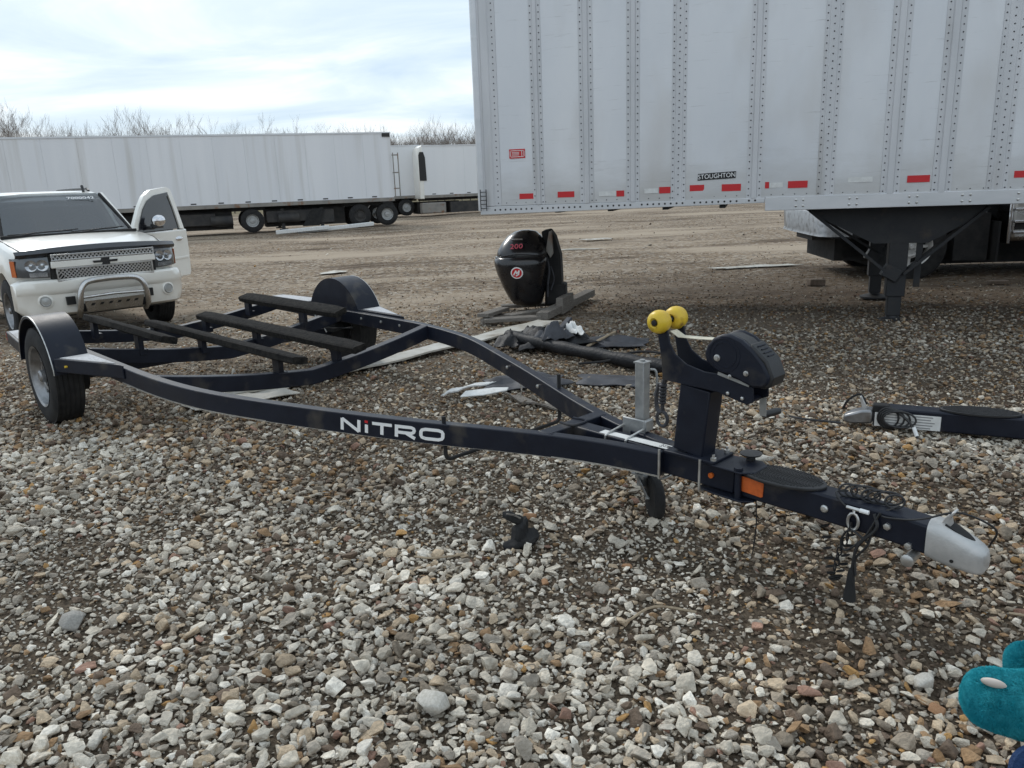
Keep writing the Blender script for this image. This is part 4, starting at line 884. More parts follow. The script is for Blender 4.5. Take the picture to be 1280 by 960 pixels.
    sk = MB().prism([(-.33, .40), (.33, .40), (.36, .545), (-.36, .545)], lambda a, b: (.07 + (b - .40) * .3, a, b), lambda a, b: (.083 + (b - .40) * .3, a, b)); SK = sk.build('skid_plate', M['dull_chrome'], BB, bevel=.004)
    for k in range(6):
        y = -.26 + .104 * k
        MB().prism([(y - .03, .475), (y + .01, .475), (y + .03, .505), (y - .01, .505)], lambda a, b: (.0835 + (b - .40) * .3, a, b), lambda a, b: (.0855 + (b - .40) * .3, a, b)).build('skid_slot', M['ink'], SK)
    # wheels
    for xw in (-.98, -3.93):
        for s in (-1, 1): tyre(T, (xw, s * .87, .40), .40, .26, .225, M['wheelrim'], (0, 1, 0), dish=s)
    # open front door on the vehicle's left
    a = radians(52); D = bpy.data.objects.new('driver_door', None); COL.objects.link(D); D.parent = T; D.location = (-1.62, .995, 0); D.rotation_euler = (0, 0, pi - a)
    # door local: X from hinge to rear edge, Y thickness (outer face at -Y after the turn), Z up
    L_ = 1.12
    oy = -.0; ty = .07
    lo = MB().xz([(-.22, .56), (-.19, .50), (L_ - .04, .50), (L_, .56), (L_ + .015, .95), (L_ + .01, 1.24), (-.25, 1.24)], -.035, .035); lo.build('door_panel', M['suvwhite'], D, bevel=.02, seg=3)
    fr = [(-.24, 1.24), (-.17, 1.38), (.02, 1.62), (.18, 1.77), (.38, 1.86), (.80, 1.90), (.90, 1.87), (.98, 1.62), (1.08, 1.24)]
    ins = [(-.10, 1.255), (-.06, 1.36), (.10, 1.57), (.24, 1.69), (.42, 1.765), (.77, 1.805), (.83, 1.775), (.90, 1.56), (.97, 1.255)]
    f = MB(); n = len(fr)
    vs = []
    for y in (-.028, .028):
        vs += [(p[0], y + .07 * (p[1] - 1.24), p[1]) for p in fr] + [(p[0], y + .07 * (p[1] - 1.24), p[1]) for p in ins]
    fs = []
    for i in range(n - 1):
        fs += [(i, i + 1, n + i + 1, n + i), (2 * n + i + 1, 2 * n + i, 3 * n + i, 3 * n + i + 1), (i + 1, i, 2 * n + i, 2 * n + i + 1), (n + i, n + i + 1, 3 * n + i + 1, 3 * n + i)]
    f.add(vs, fs); f.build('window_frame', M['suvwhite'], D)
    MB().prism(ins, lambda x, z: (x, -.006 + .07 * (z - 1.24), z), lambda x, z: (x, .006 + .07 * (z - 1.24), z)).build('door_glass', M['smoke'], D, smooth=0)
    vi = [(-.12, 1.26), (-.08, 1.365), (.085, 1.585), (.23, 1.705), (.42, 1.78), (.79, 1.82), (.79, 1.765), (.45, 1.72), (.28, 1.645), (.14, 1.53), (-.01, 1.33), (-.04, 1.26)]
    for s in (-1, 1): MB().prism(vi, lambda x, z: (x, s * .034 + .07 * (z - 1.24), z), lambda x, z: (x, s * .046 + .07 * (z - 1.24), z)).build('rain_visor', M['smoke'], D) if s == DOOR_OUT else None
    o_ = DOOR_OUT
    MB().ell((.20, o_ * .17, 1.41), (.15, .07, .09), 18, 10).build('mirror_cap', M['chrome'], D, smooth=60)
    MB().box((.19, o_ * .14, 1.335), (.20, .10, .07)).box((.13, o_ * .07, 1.31), (.10, .10, .05)).build('mirror_foot', M['black'], D, bevel=.015)
    MB().tube(bez([(.80, o_ * .038, 1.095), (.83, o_ * .062, 1.10), (.93, o_ * .062, 1.10), (.96, o_ * .038, 1.095)], 4), .013, 8).ell((.88, o_ * .036, 1.10), (.09, .008, .035)).build('door_handle', M['chrome'], D)
    MB().box((.55, o_ * .0395, .80), (1.08, .012, .035)).build('side_moulding', M['suvwhite'], D, bevel=.004)
DOOR_OUT = -1
build_suv()

# ------------------------------------------------------------------ near semi trailer (X along its side to the right, Y away, origin on the ground below the near side)
def build_near_semi():
    G = .10    # local z = height above the camera's datum + G
    T = thing('semi_trailer', 'tall riveted grey white semi trailer standing on its landing gear at the right', 'semi trailer', (4.02, 7.97, -G), radians(-17))
    X0, X1, DEP, TOP, BOT = -4.50, 11.6, 2.59, 4.0 + G, 1.25 + G
    posts = [(-4.375, 2, .26), (-3.80, 2, .13), (-3.25, 2, .155), (-2.745, 2, .14), (-2.262, 3, .15), (-1.485, 2, .15), (-.79, 3, .165), (-.187, 2, .175), (.275, 2, .175), (.755, 3, .18)]
    x = .755
    k = 0
    while x < X1 - .9:
        x += .55; k += 1; posts.append((x, 3 if k % 3 == 0 else 2, .16))
    # skin panels between the posts, each its own sheet
    for (a, _, wa), (b, _, wb) in zip(posts[:-1], posts[1:]):
        lo, hi = a + wa / 2 - .012, b - wb / 2 + .012
        p = MB(); g_ = [(lo + (hi - lo) * i / 3, BOT + .002 + (TOP - BOT - .004) * j / 10) for j in range(11) for i in range(4)]
        p.add([(x_, .006 + (.013 * noise.noise(Vector((x_ * 2.3, z_ * 1.4, a))) if i % 4 in (1, 2) else 0), z_) for i, (x_, z_) in enumerate(g_)] + [(lo, .016, BOT + .002), (hi, .016, BOT + .002), (hi, .016, TOP - .002), (lo, .016, TOP - .002)],
              [(j * 4 + i, j * 4 + i + 1, j * 4 + i + 5, j * 4 + i + 4) for j in range(10) for i in range(3)] + [(47, 46, 45, 44)]).build('side_panel', M['semi'], T, smooth=60, recalc=False)
    last = posts[-1][0]
    MB().box(((last + X1) / 2 + .06, .012, (TOP + BOT) / 2), (X1 - last - .12, .012, TOP - BOT - .004)).build('side_panel', M['semi'], T, smooth=0)
    MB().box(((X0 + X1) / 2, DEP / 2 + .02, (TOP + BOT) / 2), (X1 - X0 - .02, DEP - .02, TOP - BOT - .03)).build('cargo_box', M['farwhite'], T, smooth=0)
    MB().box(((X0 + X1) / 2, DEP / 2 + .01, TOP + .01), (X1 - X0 + .01, DEP + .02, .05)).build('roof', M['farwhite'], T)
    riv = MB()
    def dome(x, y, z, r=.0085, f=1):
        riv.add([(x - r, y, z), (x, y, z - r), (x + r, y, z), (x, y, z + r), (x - r * .45, y - r * .6, z - r * .45), (x + r * .45, y - r * .6, z - r * .45), (x + r * .45, y - r * .6, z + r * .45), (x - r * .45, y - r * .6, z + r * .45)],
                [(0, 1, 5, 4)[::1], (1, 2, 6, 5), (2, 3, 7, 6), (3, 0, 4, 7), (4, 5, 6, 7)])
    for (x, rows, w) in posts:
        # hat section post: two flanges with a raised middle
        h = w / 2; d = .016
        if rows == 2:
            sec = [(-h, .004), (-h, 0), (-h * .42, -.001), (-h * .30, -d), (h * .30, -d), (h * .42, -.001), (h, 0), (h, .004)]
            rx = [(-h * .72, 0), (h * .72, 0)]
        else:
            sec = [(-h, .004), (-h, 0), (-h * .55, -.001), (-h * .48, -d * .4), (h * .48, -d * .4), (h * .55, -.001), (h, 0), (h, .004)]
            rx = [(-h * .78, 0), (0, -d * .4), (h * .78, 0)]
        p = MB().prism([(x + a, b) for a, b in sec], lambda a, b: (a, b, BOT + .002), lambda a, b: (a, b, TOP - .002)).build('side_post', M['semipost'], T, smooth=0)
        if x < 1.7:
            n = int((TOP - BOT) / .068)
            for j in range(n):
                for a, b in rx: dome(x + a, b - .0005, BOT + .03 + j * .068 + (.034 if a == 0 and rows == 3 else 0))
    for xx in np.arange(X0 + .2, 1.7, .115): dome(xx, .0055, BOT + .03, .007)
    tag(riv.build('rivet_rows', M['rivet'], T, smooth=0), kind='stuff')
    # nose corner with its edge trim
    MB().tube([(X0 + .015, .03, BOT - .05), (X0 + .015, .03, TOP)], .05, 12).build('corner_post', M['rail'], T)
    MB().box((X0 - .02, DEP / 2, (TOP + BOT) / 2), (.03, DEP - .1, TOP - BOT)).build('nose_panel', M['farwhite'], T)
    for k in range(5): MB().box((X0 + .055, -.045, BOT - .02 + .045 * k), (.075, .012, .008)).build('corner_rung', M['gear'], T)
    for xx in (X0 + .02, X0 + .09): MB().box((xx, -.047, BOT + .07), (.008, .008, .24)).build('corner_bar', M['gear'], T)
    # bottom rail: shallow with holes up to the landing gear, deeper beyond
    r1 = MB().xz([(X0, 1.155 + G), (-1.372, 1.20 + G), (-1.372, 1.252 + G), (X0, 1.247 + G)], -.012, .03).build('lower_rail', M['rail'], T, bevel=.004)
    ho = MB()
    grp = 0
    for j, xx in enumerate(np.arange(X0 + .18, -1.45, .062)):
        if j % 9 == 8: continue
        zc = np.interp(xx, [X0, -1.37], [1.205, 1.228]) + G; dm = [(xx + .011 * cos(t), zc + .011 * sin(t)) for t in np.linspace(0, 2 * pi, 9)[:-1]]; ho.xz(dm, -.0125, -.0138)
    tag(ho.build('rail_holes', M['ink'], r1, smooth=0), kind='stuff')
    r2 = MB().xz([(-1.368, 1.118 + G), (X1, 1.15 + G), (X1, 1.262 + G), (-1.368, 1.258 + G)], -.016, .03).build('lower_rail', M['rail'], T, bevel=.004)
    for xx in (-1.03, -.52, .03, .50, .98, 1.5, 2.1):
        for dx in (-.035, .035):
            for dz in (-.030, .030): MB().lathe((xx + dx, -.016, 1.192 + G + dz + .008 * xx * .2), (0, -1, 0), [(.013, 0), (.012, .005), (.006, .009), (.001, .0095)], 10).build('rail_bolt', M['zinc'], r2)
    MB().box(((X0 + X1) / 2, DEP, 1.2 + G), (X1 - X0, .03, .12)).build('lower_rail', M['rail'], T)
    for k in range(26): MB().box((X0 + .3 + .6 * k, DEP / 2, 1.20 + G), (.06, DEP - .1, .09)).build('floor_joist', M['gear'], T)
    # conspicuity tape, plate and sticker
    for xa, xb, za, zb in ((-4.03, -3.855, 1.318, 1.378), (-3.585, -3.395, 1.322, 1.385), (-2.925, -2.84, 1.312, 1.375), (-2.462, -2.342, 1.33, 1.397), (-2.14, -1.99, 1.342, 1.405), (-1.81, -1.615, 1.33, 1.402), (-1.375, -1.335, 1.345, 1.41), (-1.15, -.96, 1.34, 1.41), (-.035, .168, 1.355, 1.422), (.893, 1.045, 1.366, 1.43), (1.9, 2.05, 1.37, 1.43)):
        MB().box(((xa + xb) / 2, .003, (za + zb) / 2 + G), (xb - xa, .0022, zb - za)).build('red_reflective_tape', M['red'], T, smooth=0)
    for xa, xb, z in ((-3.12, -2.93, 1.345), (-2.62, -2.47, 1.36), (-1.33, -1.20, 1.375), (.02 - .6, .25 - .6, 1.40)):
        MB().box(((xa + xb) / 2, .0036, z + G), (xb - xa, .0022, .05)).build('white_reflective_tape', M['paper'], T, smooth=0)
    PL = MB().xz([(-2.06, 1.448 + G), (-1.672, 1.462 + G), (-1.668, 1.532 + G), (-2.055, 1.518 + G)], .0, .0055).build('maker_plate', M['ink'], T, smooth=0)
    text_obj('plate_lettering', 'STOUGHTON', .066, M['white'], PL, frame((-1.864, -.0012, 1.489 + G), (1, 0, .036), (0, 0, 1)), .0006, sx=.93)
    SK = MB().box((-4.04, .003, 1.815 + G), (.185, .0022, .10)).build('warning_sticker', M['red'], T, smooth=0)
    ms = MB()
    for z, w, x in ((.033, .15, 0), (-.033, .15, 0)): ms.box((-4.04 + x, .0012, 1.815 + G + z), (w, .001, .007))
    for z in (.014, .0, -.014): ms.box((-4.06, .0012, 1.815 + G + z), (.085, .001, .006))
    for xx in (-4.12, -3.985, -3.96): ms.box((xx, .0012, 1.815 + G), (.008, .001, .055))
    ms.build('sticker_marks', M['paper'], SK, smooth=0)
    # scuffs along the lower panels
    # landing gear: big gusset plate, two legs with sand shoes, braces, crank box
    def leg(x, y, shoe):
        L = MB().box((x, y, .66 + G), (.185, .15, .96)).build('landing_leg', M['gear'], T, bevel=.008)
        MB().box((x, y, .20 + G), (.135, .12, .46)).build('leg_inner_tube', M['gear'], L, bevel=.006)
        MB().lathe((x, y, -.10 + G), (0, 0, 1), [(.05, 0), (.17, 0), (.17, .02), (.07, .05), (.05, .09)], 12).build('sand_shoe', M['gear'], L)
        MB().box((x - .05, y - .03, .43 + G), (.17, .16, .14), Matrix.Rotation(.5, 3, 'Y')).build('gear_box', M['gear'], L, bevel=.01)
        return L
    leg(-.01, .36, 0)
    L2 = leg(.05, 2.15, 0)
    gp = MB().xz([(-.94, 1.115 + G), (-.90, 1.07 + G), (-.26, .74 + G), (.26, .74 + G), (.62, .95 + G), (.82, 1.115 + G)], .28, .30).build('gusset_plate', M['gear'], T)
    for s, xe in ((-1, -.90), (1, .78)):
        MB().bar((xe, .30, 1.09 + G), (-.02 + s * .07, .32, .42 + G), .03, .14, up=(0, 1, 0)).build('brace', M['gear'], T)
        MB().bar((xe, 2.1, 1.09 + G), (.05 + s * .07, 2.1, .52 + G), .03, .08, up=(0, 1, 0)).build('brace', M['gear'], T)
    MB().bar((0, .36, .80 + G), (.05, 2.15, .80 + G), .06, .06).build('cross_shaft', M['gear'], T)
    MB().bar((.19, .30, 1.0 + G), (.19, .33, .28 + G), .02, .06, up=(1, 0, 0)).build('crank_arm', M['gear'], T)
    # rear bogie far to the right
    for xw in (8.6, 9.85):
        for y in (.25, DEP - .25): tyre(T, (xw, y, .50 + G - .08), .50, .30, .28, M['galv'], (0, 1, 0), dish=-1 if y < 1 else 1)
        MB().bar((xw, .3, .46 + G), (xw, DEP - .3, .46 + G), .12, .12).build('axle', M['gear'], T)
    MB().box((9.2, DEP / 2, .95 + G), (3.2, 1.1, .3)).build('bogie_frame', M['gear'], T)
build_near_semi()

def big_wheel(parent, c, r, w, bright, d):
    return tyre(parent, c, r, w, r * .56, bright, (0, 1, 0), dish=d)
def build_tractor():
    T = thing('semi_tractor', 'semi tractor with chrome bumper and polished tanks parked behind the near grey white trailer', 'truck', (4.74, 12.0, -.17), radians(-5))
    # X to the rear (right), Y away
    bp = []
    for x, y in ((.42, -.06), (.25, -.05), (.12, .0), (.02, .14), (.0, .5), (.0, 1.9), (.02, 2.26), (.12, 2.4), (.42, 2.46)):
        bp.append([Vector((x, y, .70)), Vector((x + .02, y, .75)), Vector((x, y, 1.05)), Vector((x + .03, y + .03, 1.09)), Vector((x + .05, y + .04, 1.1)), Vector((x + .05, y + .04, .71))])
    MB().rings(bp).build('chrome_bumper', M['wheelrim'], T, smooth=50)
    MB().xy([(.10, .0), (.40, -.03), (.42, .6), (.05, .6)], 1.105, 1.118).build('bumper_step', M['galv'], T)
    MB().box((3.4, 1.2, .75), (6.6, .9, .3)).build('chassis', M['farchassis'], T); MB().box((3.6, 1.35, .54), (5.2, 1.3, .74)).build('gearbox_shade_box', M['matte'], T); MB().box((1.5, 1.3, .68), (2.2, 1.5, .80)).build('engine', M['matte'], T)  # gearbox and engine boxes reach low to darken the gap under the tractor
    hood = [(.25, 1.15, 1.70, .45, 1.95), (1.4, 1.15, 1.95, .35, 2.05), (2.2, 1.15, 2.05, .25, 2.15)]
    MB().rings([[Vector((x, a, b)) for a, b in [(y0, zb), (2.4 - y0, zb), (2.4 - y0, zt - .15), (2.3 - y0, zt), (y0 + .1, zt), (y0, zt - .15)]] for x, zb, zt, y0, _ in hood]).build('hood', M['suvwhite'], T, smooth=40)
    CBN = MB().rings([[Vector((x, a, b)) for a, b in [(.05, 1.25), (2.35, 1.25), (2.35, zt - .2), (2.2, zt), (.2, zt), (.05, zt - .2)]] for x, zt in ((2.2, 2.1), (2.55, 3.0), (2.9, 3.2), (4.6, 3.35))]).build('cab', M['suvwhite'], T, smooth=40)
    MB().xz([(2.62, 2.1), (2.75, 2.75), (3.25, 2.75), (3.25, 2.1)], .03, .045).build('side_window', M['suvglass'], CBN)
    MB().box((1.15, .30, 1.06), (1.5, .30, .12)).build('front_wing', M['gloss'], T, bevel=.04)
    MB().box((.62, .75, .9), (.7, 1.0, .5)).build('radiator_core', M['matte'], T)
    big_wheel(T, (1.42, .28, .50), .52, .30, M['silver'], -1); big_wheel(T, (1.42, 2.12, .50), .52, .30, M['chrome'], 1); MB().box((2.3, 1.0, .62), (.5, 1.6, .7)).build('transmission', M['matte'], T); MB().box((.7, 1.3, .62), (.4, 1.5, .6)).build('engine_pan', M['matte'], T); MB().box((2.62, .35, .55), (.03, .6, .6)).build('mud_flap', M['matte'], T)  # low boxes and mud flap added to darken the gap beneath
    for xw in (5.4, 6.7):
        for y in (.35, 2.05): big_wheel(T, (xw, y, .50), .52, .55, M['chrome'], -1 if y < 1 else 1)
    # polished tank box with steps
    TK = MB().box((3.75, .32, .86), (2.0, .62, .62)).build('tank_box', M['dull_chrome'], T, bevel=.07, seg=4)
    for z in (1.02, .84, .68): MB().box((3.75, -.03, z), (1.96, .05, .035)).build('step', M['chrome'], TK, bevel=.006)
    MB().box((2.73, .32, .86), (.05, .66, .68)).build('tank_strap', M['chrome'], TK, bevel=.01)
    MB().box((3.75, -.005, .77), (1.9, .01, .10)).build('step_back', M['matte'], TK)
build_tractor()

# ------------------------------------------------------------------ trailers and a truck in the distance
def far_wheel(parent, c, r=.5, bright=True, axis=(0, 1, 0)):
    W = MB().lathe(c, axis, [(.27, -.14), (.42, -.15), (r, -.11), (r, .11), (.42, .15), (.27, .14)], 20, cap=False).lathe(c, axis, [(.27, .1), (.001, .1)], 20, cap=False).lathe(c, axis, [(.27, -.05), (.001, -.05)], 20, cap=False).build('wheel', M['rubber'], parent)
    MB().lathe(c, axis, [(.28, -.13), (.25, -.12), (.22, -.07), (.12, -.065), (.11, -.12), (.001, -.13)], 16, cap=False).build('hub', M['galv'] if bright else M['farchassis'], W)
def far_trailer(name, label, cat, a, b, top, bot, gz, m, depth=2.6, group=None, wheels=(), seams=1.2, marks=True):
    a = Vector((*a, 0)); b = Vector((*b, 0)); L = (b - a).length; rz = atan2((b - a).y, (b - a).x)
    T = thing(name, label, cat, (a.x, a.y, gz), rz, group); t, o = top - gz, bot - gz
    rs = random.Random(int(L * 100))
    n = max(2, int(L / seams)); 
    for k in range(n):
        w = L / n; dy = rs.uniform(-.003, .003)
        MB().box((w * (k + .5), .02 + dy, (t + o) / 2), (w - .004, .04, t - o - .08)).build('side_panel', m, T, smooth=0)
    MB().box((L / 2, depth / 2 + .03, (t + o) / 2), (L - .02, depth - .06, t - o - .04)).build('cargo_box', m, T, smooth=0)
    MB().box((L / 2, depth / 2, t - .03), (L + .03, depth + .05, .07)).build('top_rail', M['rail'], T)
    MB().box((L / 2, .03, o + .03), (L + .02, .10, .16)).build('bottom_rail', M['fargrey'], T)
    if marks:
        for k in range(int(L / 1.1)):
            MB().box((.6 + 1.1 * k, -.006, o + .17), (.22, .01, .05)).build('tape_mark', M['rivet'], T, smooth=0)
    MB().box((L / 2, depth / 2, o - .12), (L * .96, 1.2, .2)).build('chassis', M['farchassis'], T)
    for (x, br) in wheels:
        for y in (.2, depth - .2): far_wheel(T, (x, y, .5), bright=br)
        MB().box((x, depth / 2, .5), (.14, depth - .5, .14)).build('axle', M['farchassis'], T)
    return T, L, o, t

def build_far():
    gz = -.15
    T, L, o, t = far_trailer('semi_trailer', 'long white semi trailer with stained side behind the white sport utility vehicle', 'semi trailer', (-24.0, 30.0), (-5.07, 37.09), 3.95, .98, gz, M['farwhite'], wheels=((13.9, True), (18.6, False), (19.85, True)))
    # rear door gear and ladder rail
    for dx in (.05, .28): MB().tube([(L + dx, -.05, o + .1), (L + dx, -.05, t - .9)], .025, 6).build('door_rod', M['fargrey'], T)
    for z in (o + .5, o + 1.2, t - 1.0): MB().box((L + .15, -.05, z), (.3, .04, .05)).build('door_hinge', M['fargrey'], T)
    MB().box((L - .2, -.02, t - .12), (.35, .05, .16)).build('corner_cap', M['farchassis'], T)
    # under-body clutter
    for x, w, h, z in ((11.6, 1.6, .5, .62), (10.1, .8, .55, .55), (15.6, 2.2, .5, .62), (17.0, .9, .6, .55), (12.7, .6, .4, .5), (7.0, 3.0, .5, .6), (3.5, 2.5, .5, .6)):
        MB().box((x, .5, z), (w, .6, h)).build('underbody_box', M['farchassis'], T, bevel=.03)
    for x in (12.2, 15.0): MB().cyl((x, .25, .55), (x + .9, .25, .55), .22, n=14).build('air_tank', M['farchassis'], T)
    for xa, xb, zz in ((.6, 5.0, .22), (5.2, 10.6, .14), (10.8, 13.1, .12), (14.5, 18.0, .12)): MB().box(((xa + xb) / 2, 1.35, (zz + o) / 2), (xb - xa, 1.3, o - zz - .1)).build('underbody_shade_fill', M['farchassis'], T)  # dark boxes added to fill the gap under the trailer with shade
    for x, y in ((15.2, .3), (15.2, 2.3), (16.9, .3)): MB().box((x, y, .5), (.14, .14, .9)).box((x, y, .06), (.35, .3, .05)).build('landing_leg', M['farchassis'], T)
    MB().prism([(0, 0), (.5, .75), (1.0, .75), (.75, 0)], lambda a, b: (16.0 + a, .1, .15 + b), lambda a, b: (16.0 + a, .14, .15 + b)).build('mud_flap', M['matte'], T)
    T2, L2, o2, t2 = far_trailer('semi_trailer', 'white semi trailer partly hidden behind the rear of the long stained trailer', 'semi trailer', (-13.5, 45.2), (-4.95, 48.6), 3.92, .92, gz, M['farwhite2'], wheels=((7.0, True), (8.2, True)), marks=False)
    T3, L3, o3, t3 = far_trailer('box_truck', 'white box truck with rounded front and tall black window, right of the far trailers', 'truck', (-4.72, 47.6), (3.6, 51.2), 3.85, .90, gz, M['farwhite2'], wheels=((5.9, True), (7.1, True)), marks=True)
    MB().xz([(-.28, .95), (-.28, 3.55), (-.20, 3.85), (.02, 4.02), (.02, .95)], -.02, 2.6).build('cab_side', M['suvwhite'], T3, bevel=.05, seg=3)
    MB().xz([(-.24, 2.0), (-.24, 3.45), (-.16, 3.62), (.05, 3.62), (.15, 3.3), (.18, 2.0)], -.05, -.022).build('tall_window', M['ink'], T3)
    MB().box((.55, .2, .42), (1.5, .5, .62)).build('tank_box', M['fargrey'], T3, bevel=.06)
    MB().box((3.4, .5, .42), (3.6, .9, .62)).build('underbody_box', M['farchassis'], T3); MB().box((1.2, 1.6, .42), (2.6, 1.2, .7)).build('underbody_shade_fill', M['farchassis'], T3); MB().box((6.5, 1.4, .42), (3.4, 1.0, .7)).build('underbody_shade_fill', M['farchassis'], T3)  # the long inner boxes are added as dark shade below the truck
    MB().box((4.5, 1.4, .42), (7.5, 1.2, .7)).build('underbody_shade_fill', M['farchassis'], T2)  # dark box added for the shade under this trailer
    # long pale planks lying by the far trailer
    for i, (x, y, w, r, lab) in enumerate(((-7.35, 34.6, 3.3, .36, 'long pale beam lying on the ground by the far trailer wheels'), (-8.6, 33.9, 2.2, .2, 'shorter pale plank on the ground left of the long pale beam'))):
        o = MB().box((0, 0, .09), (w, .28, .16)).build('beam', M['paper'], None, bevel=.02); o.location = (x, y, ground_z(x, y) + .05); o.rotation_euler = (0, radians(-3), r); tag(o, lab, 'beam')
build_far()

# ------------------------------------------------------------------ bare winter trees
def bare_tree(seed, h, spread=.55):
    rs = random.Random(seed); trunk = MB(); crown = MB()
    def grow(p, d, L, r, lev, mb_):
        n = 4 if lev < 2 else 3; path = [Vector(p)]; dd = Vector(d)
        for k in range(3 if lev < 3 else 2):
            dd = (dd + Vector((rs.gauss(0, .12), rs.gauss(0, .12), rs.gauss(.05, .08)))).normalized(); path.append(path[-1] + dd * L / (3 if lev < 3 else 2))
        r1 = r * .55; m = len(path)
        mb_.tube(path, [r + (r1 - r) * i / (m - 1) for i in range(m)], n, cap=False)
        if lev >= 5 or L < .25: return
        kids_ = (5, 4, 4, 3, 3)[min(lev, 4)]
        for k in range(kids_):
            t = rs.uniform(.35, 1.0) if k else 1.0
            q = path[0].lerp(path[-1], t) if t < 1 else path[-1]
            i = min(m - 2, int(t * (m - 1))); q = path[i].lerp(path[i + 1], t * (m - 1) - i) if t < 1 else path[-1]
            a = rs.uniform(0, 2 * pi); side = Vector((cos(a), sin(a), rs.uniform(.25, .75)))
            nd = (dd * rs.uniform(.6, 1.1) + side * rs.uniform(.35, .7) * (spread / .55)).normalized()
            grow(q, nd, L * rs.uniform(.48, .78), max(r * .5, .0075), lev + 1, crown)
    grow((0, 0, 0), (rs.gauss(0, .05), rs.gauss(0, .05), 1), h * .46, h * .012, 0, trunk)
    return trunk, crown
def build_trees():
    protos = []
    for k in range(6):
        tr, cr = bare_tree(40 + k, 8.2 + .7 * (k % 3), .5 + .1 * (k % 2))
        T = thing('tree', '', 'tree'); tr.build('trunk', M['bark'], T, smooth=0, recalc=False); cr.build('crown', M['twig'], T, smooth=0, recalc=False); protos.append(T)
    heights = [max(v.co.z for c in kids(p) for v in c.data.vertices) for p in protos]
    rs = random.Random(5); used = set()
    ORD = 'first second third fourth fifth sixth seventh eighth ninth tenth eleventh twelfth thirteenth fourteenth fifteenth sixteenth seventeenth eighteenth nineteenth twentieth'.split()
    ORD += ['twenty ' + q for q in ORD[:9]] + ['thirtieth', 'thirty first', 'thirty second']
    def place(x, y, s, label, group):
        k = rs.randrange(6)
        o = protos[k] if k not in used else copy_tree(protos[k]); used.add(k)
        o.location = (x, y, -.3); o.rotation_euler = (0, 0, rs.uniform(0, 6.28)); s /= heights[k]; w_ = s * rs.uniform(.6, .95); o.scale = (w_, w_, s); o['label'] = label; o['group'] = group
    # image column, distance and top of the crown as seen from the eye: crowns that stand out over the long trailer
    def stand(px, d, top, label, group):
        hor = 230 + (640 - px) * .0388; place((px - 640) / 980 * d * .985, d, 1.8 + (hor - top) / 980 * d, label, group)
    for i, (px, top) in enumerate(((6, 148), (17, 141), (30, 137), (43, 133), (57, 137), (69, 145), (81, 152), (93, 158), (105, 160), (114, 153), (126, 157), (137, 156), (149, 161), (161, 160), (174, 141), (185, 139), (203, 140), (216, 157), (231, 153), (244, 143), (256, 148), (268, 144), (280, 155), (292, 152), (306, 160), (318, 157), (331, 160), (348, 146), (361, 160), (374, 159), (386, 151), (399, 162))):
        stand(px, 60 + (i * 7) % 17, top, ORD[i] + ' bare tree from the left above the long white trailer', 'bare trees above the long trailer')
    for i, (px, top) in enumerate(((417, 159), (428, 157), (439, 157), (451, 160), (463, 161), (474, 158))):
        stand(px, 82 + (i * 5) % 9, top, ORD[i] + ' from the left of six small bare trees above the long trailer\'s rear end', 'small bare trees above the trailer rear')
    for i, (px, top) in enumerate(((491, 158), (502, 163), (513, 160), (524, 165), (535, 160), (546, 158), (557, 148), (567, 154), (577, 158), (587, 155), (598, 156), (610, 158))):
        stand(px, 68 + (i * 5) % 9, top, ORD[i] + ' bare tree from the left at the edge of the wood between the trailers', 'bare trees at the edge of the wood')
    # the wood behind them reads as one mass
    src = [protos[k] for k in range(3)]; V, F = [], []; base = 0
    data = []
    for p in src:
        cr = [c for c in kids(p) if c.name.startswith('crown')][0].data
        v = np.zeros(len(cr.vertices) * 3); cr.vertices.foreach_get('co', v); data.append((v.reshape(-1, 3), [tuple(q.vertices) for q in cr.polygons]))
    for i in range(34):
        v, f = data[i % 3]; a = rs.uniform(0, 6.28); d = rs.uniform(84, 105); s = rs.uniform(.085, .10) * d / heights[i % 3]; px = 480 + 150 * (i / 34) + rs.uniform(-4, 4)
        R = np.array([[cos(a), -sin(a), 0], [sin(a), cos(a), 0], [0, 0, 1]]) * s
        w = v @ R.T + np.array([(px - 640) / 980 * d * .985, d, -.8]); V.append(w); F += [tuple(base + j for j in q) for q in f]; base += len(w)
    me = bpy.data.meshes.new('woodland'); me.from_pydata(np.concatenate(V).tolist(), [], F); me.materials.append(M['twig'])
    o = bpy.data.objects.new('woodland', me); COL.objects.link(o); tag(o, 'dense mass of bare brown winter wood behind the trees', kind='stuff')
build_trees()

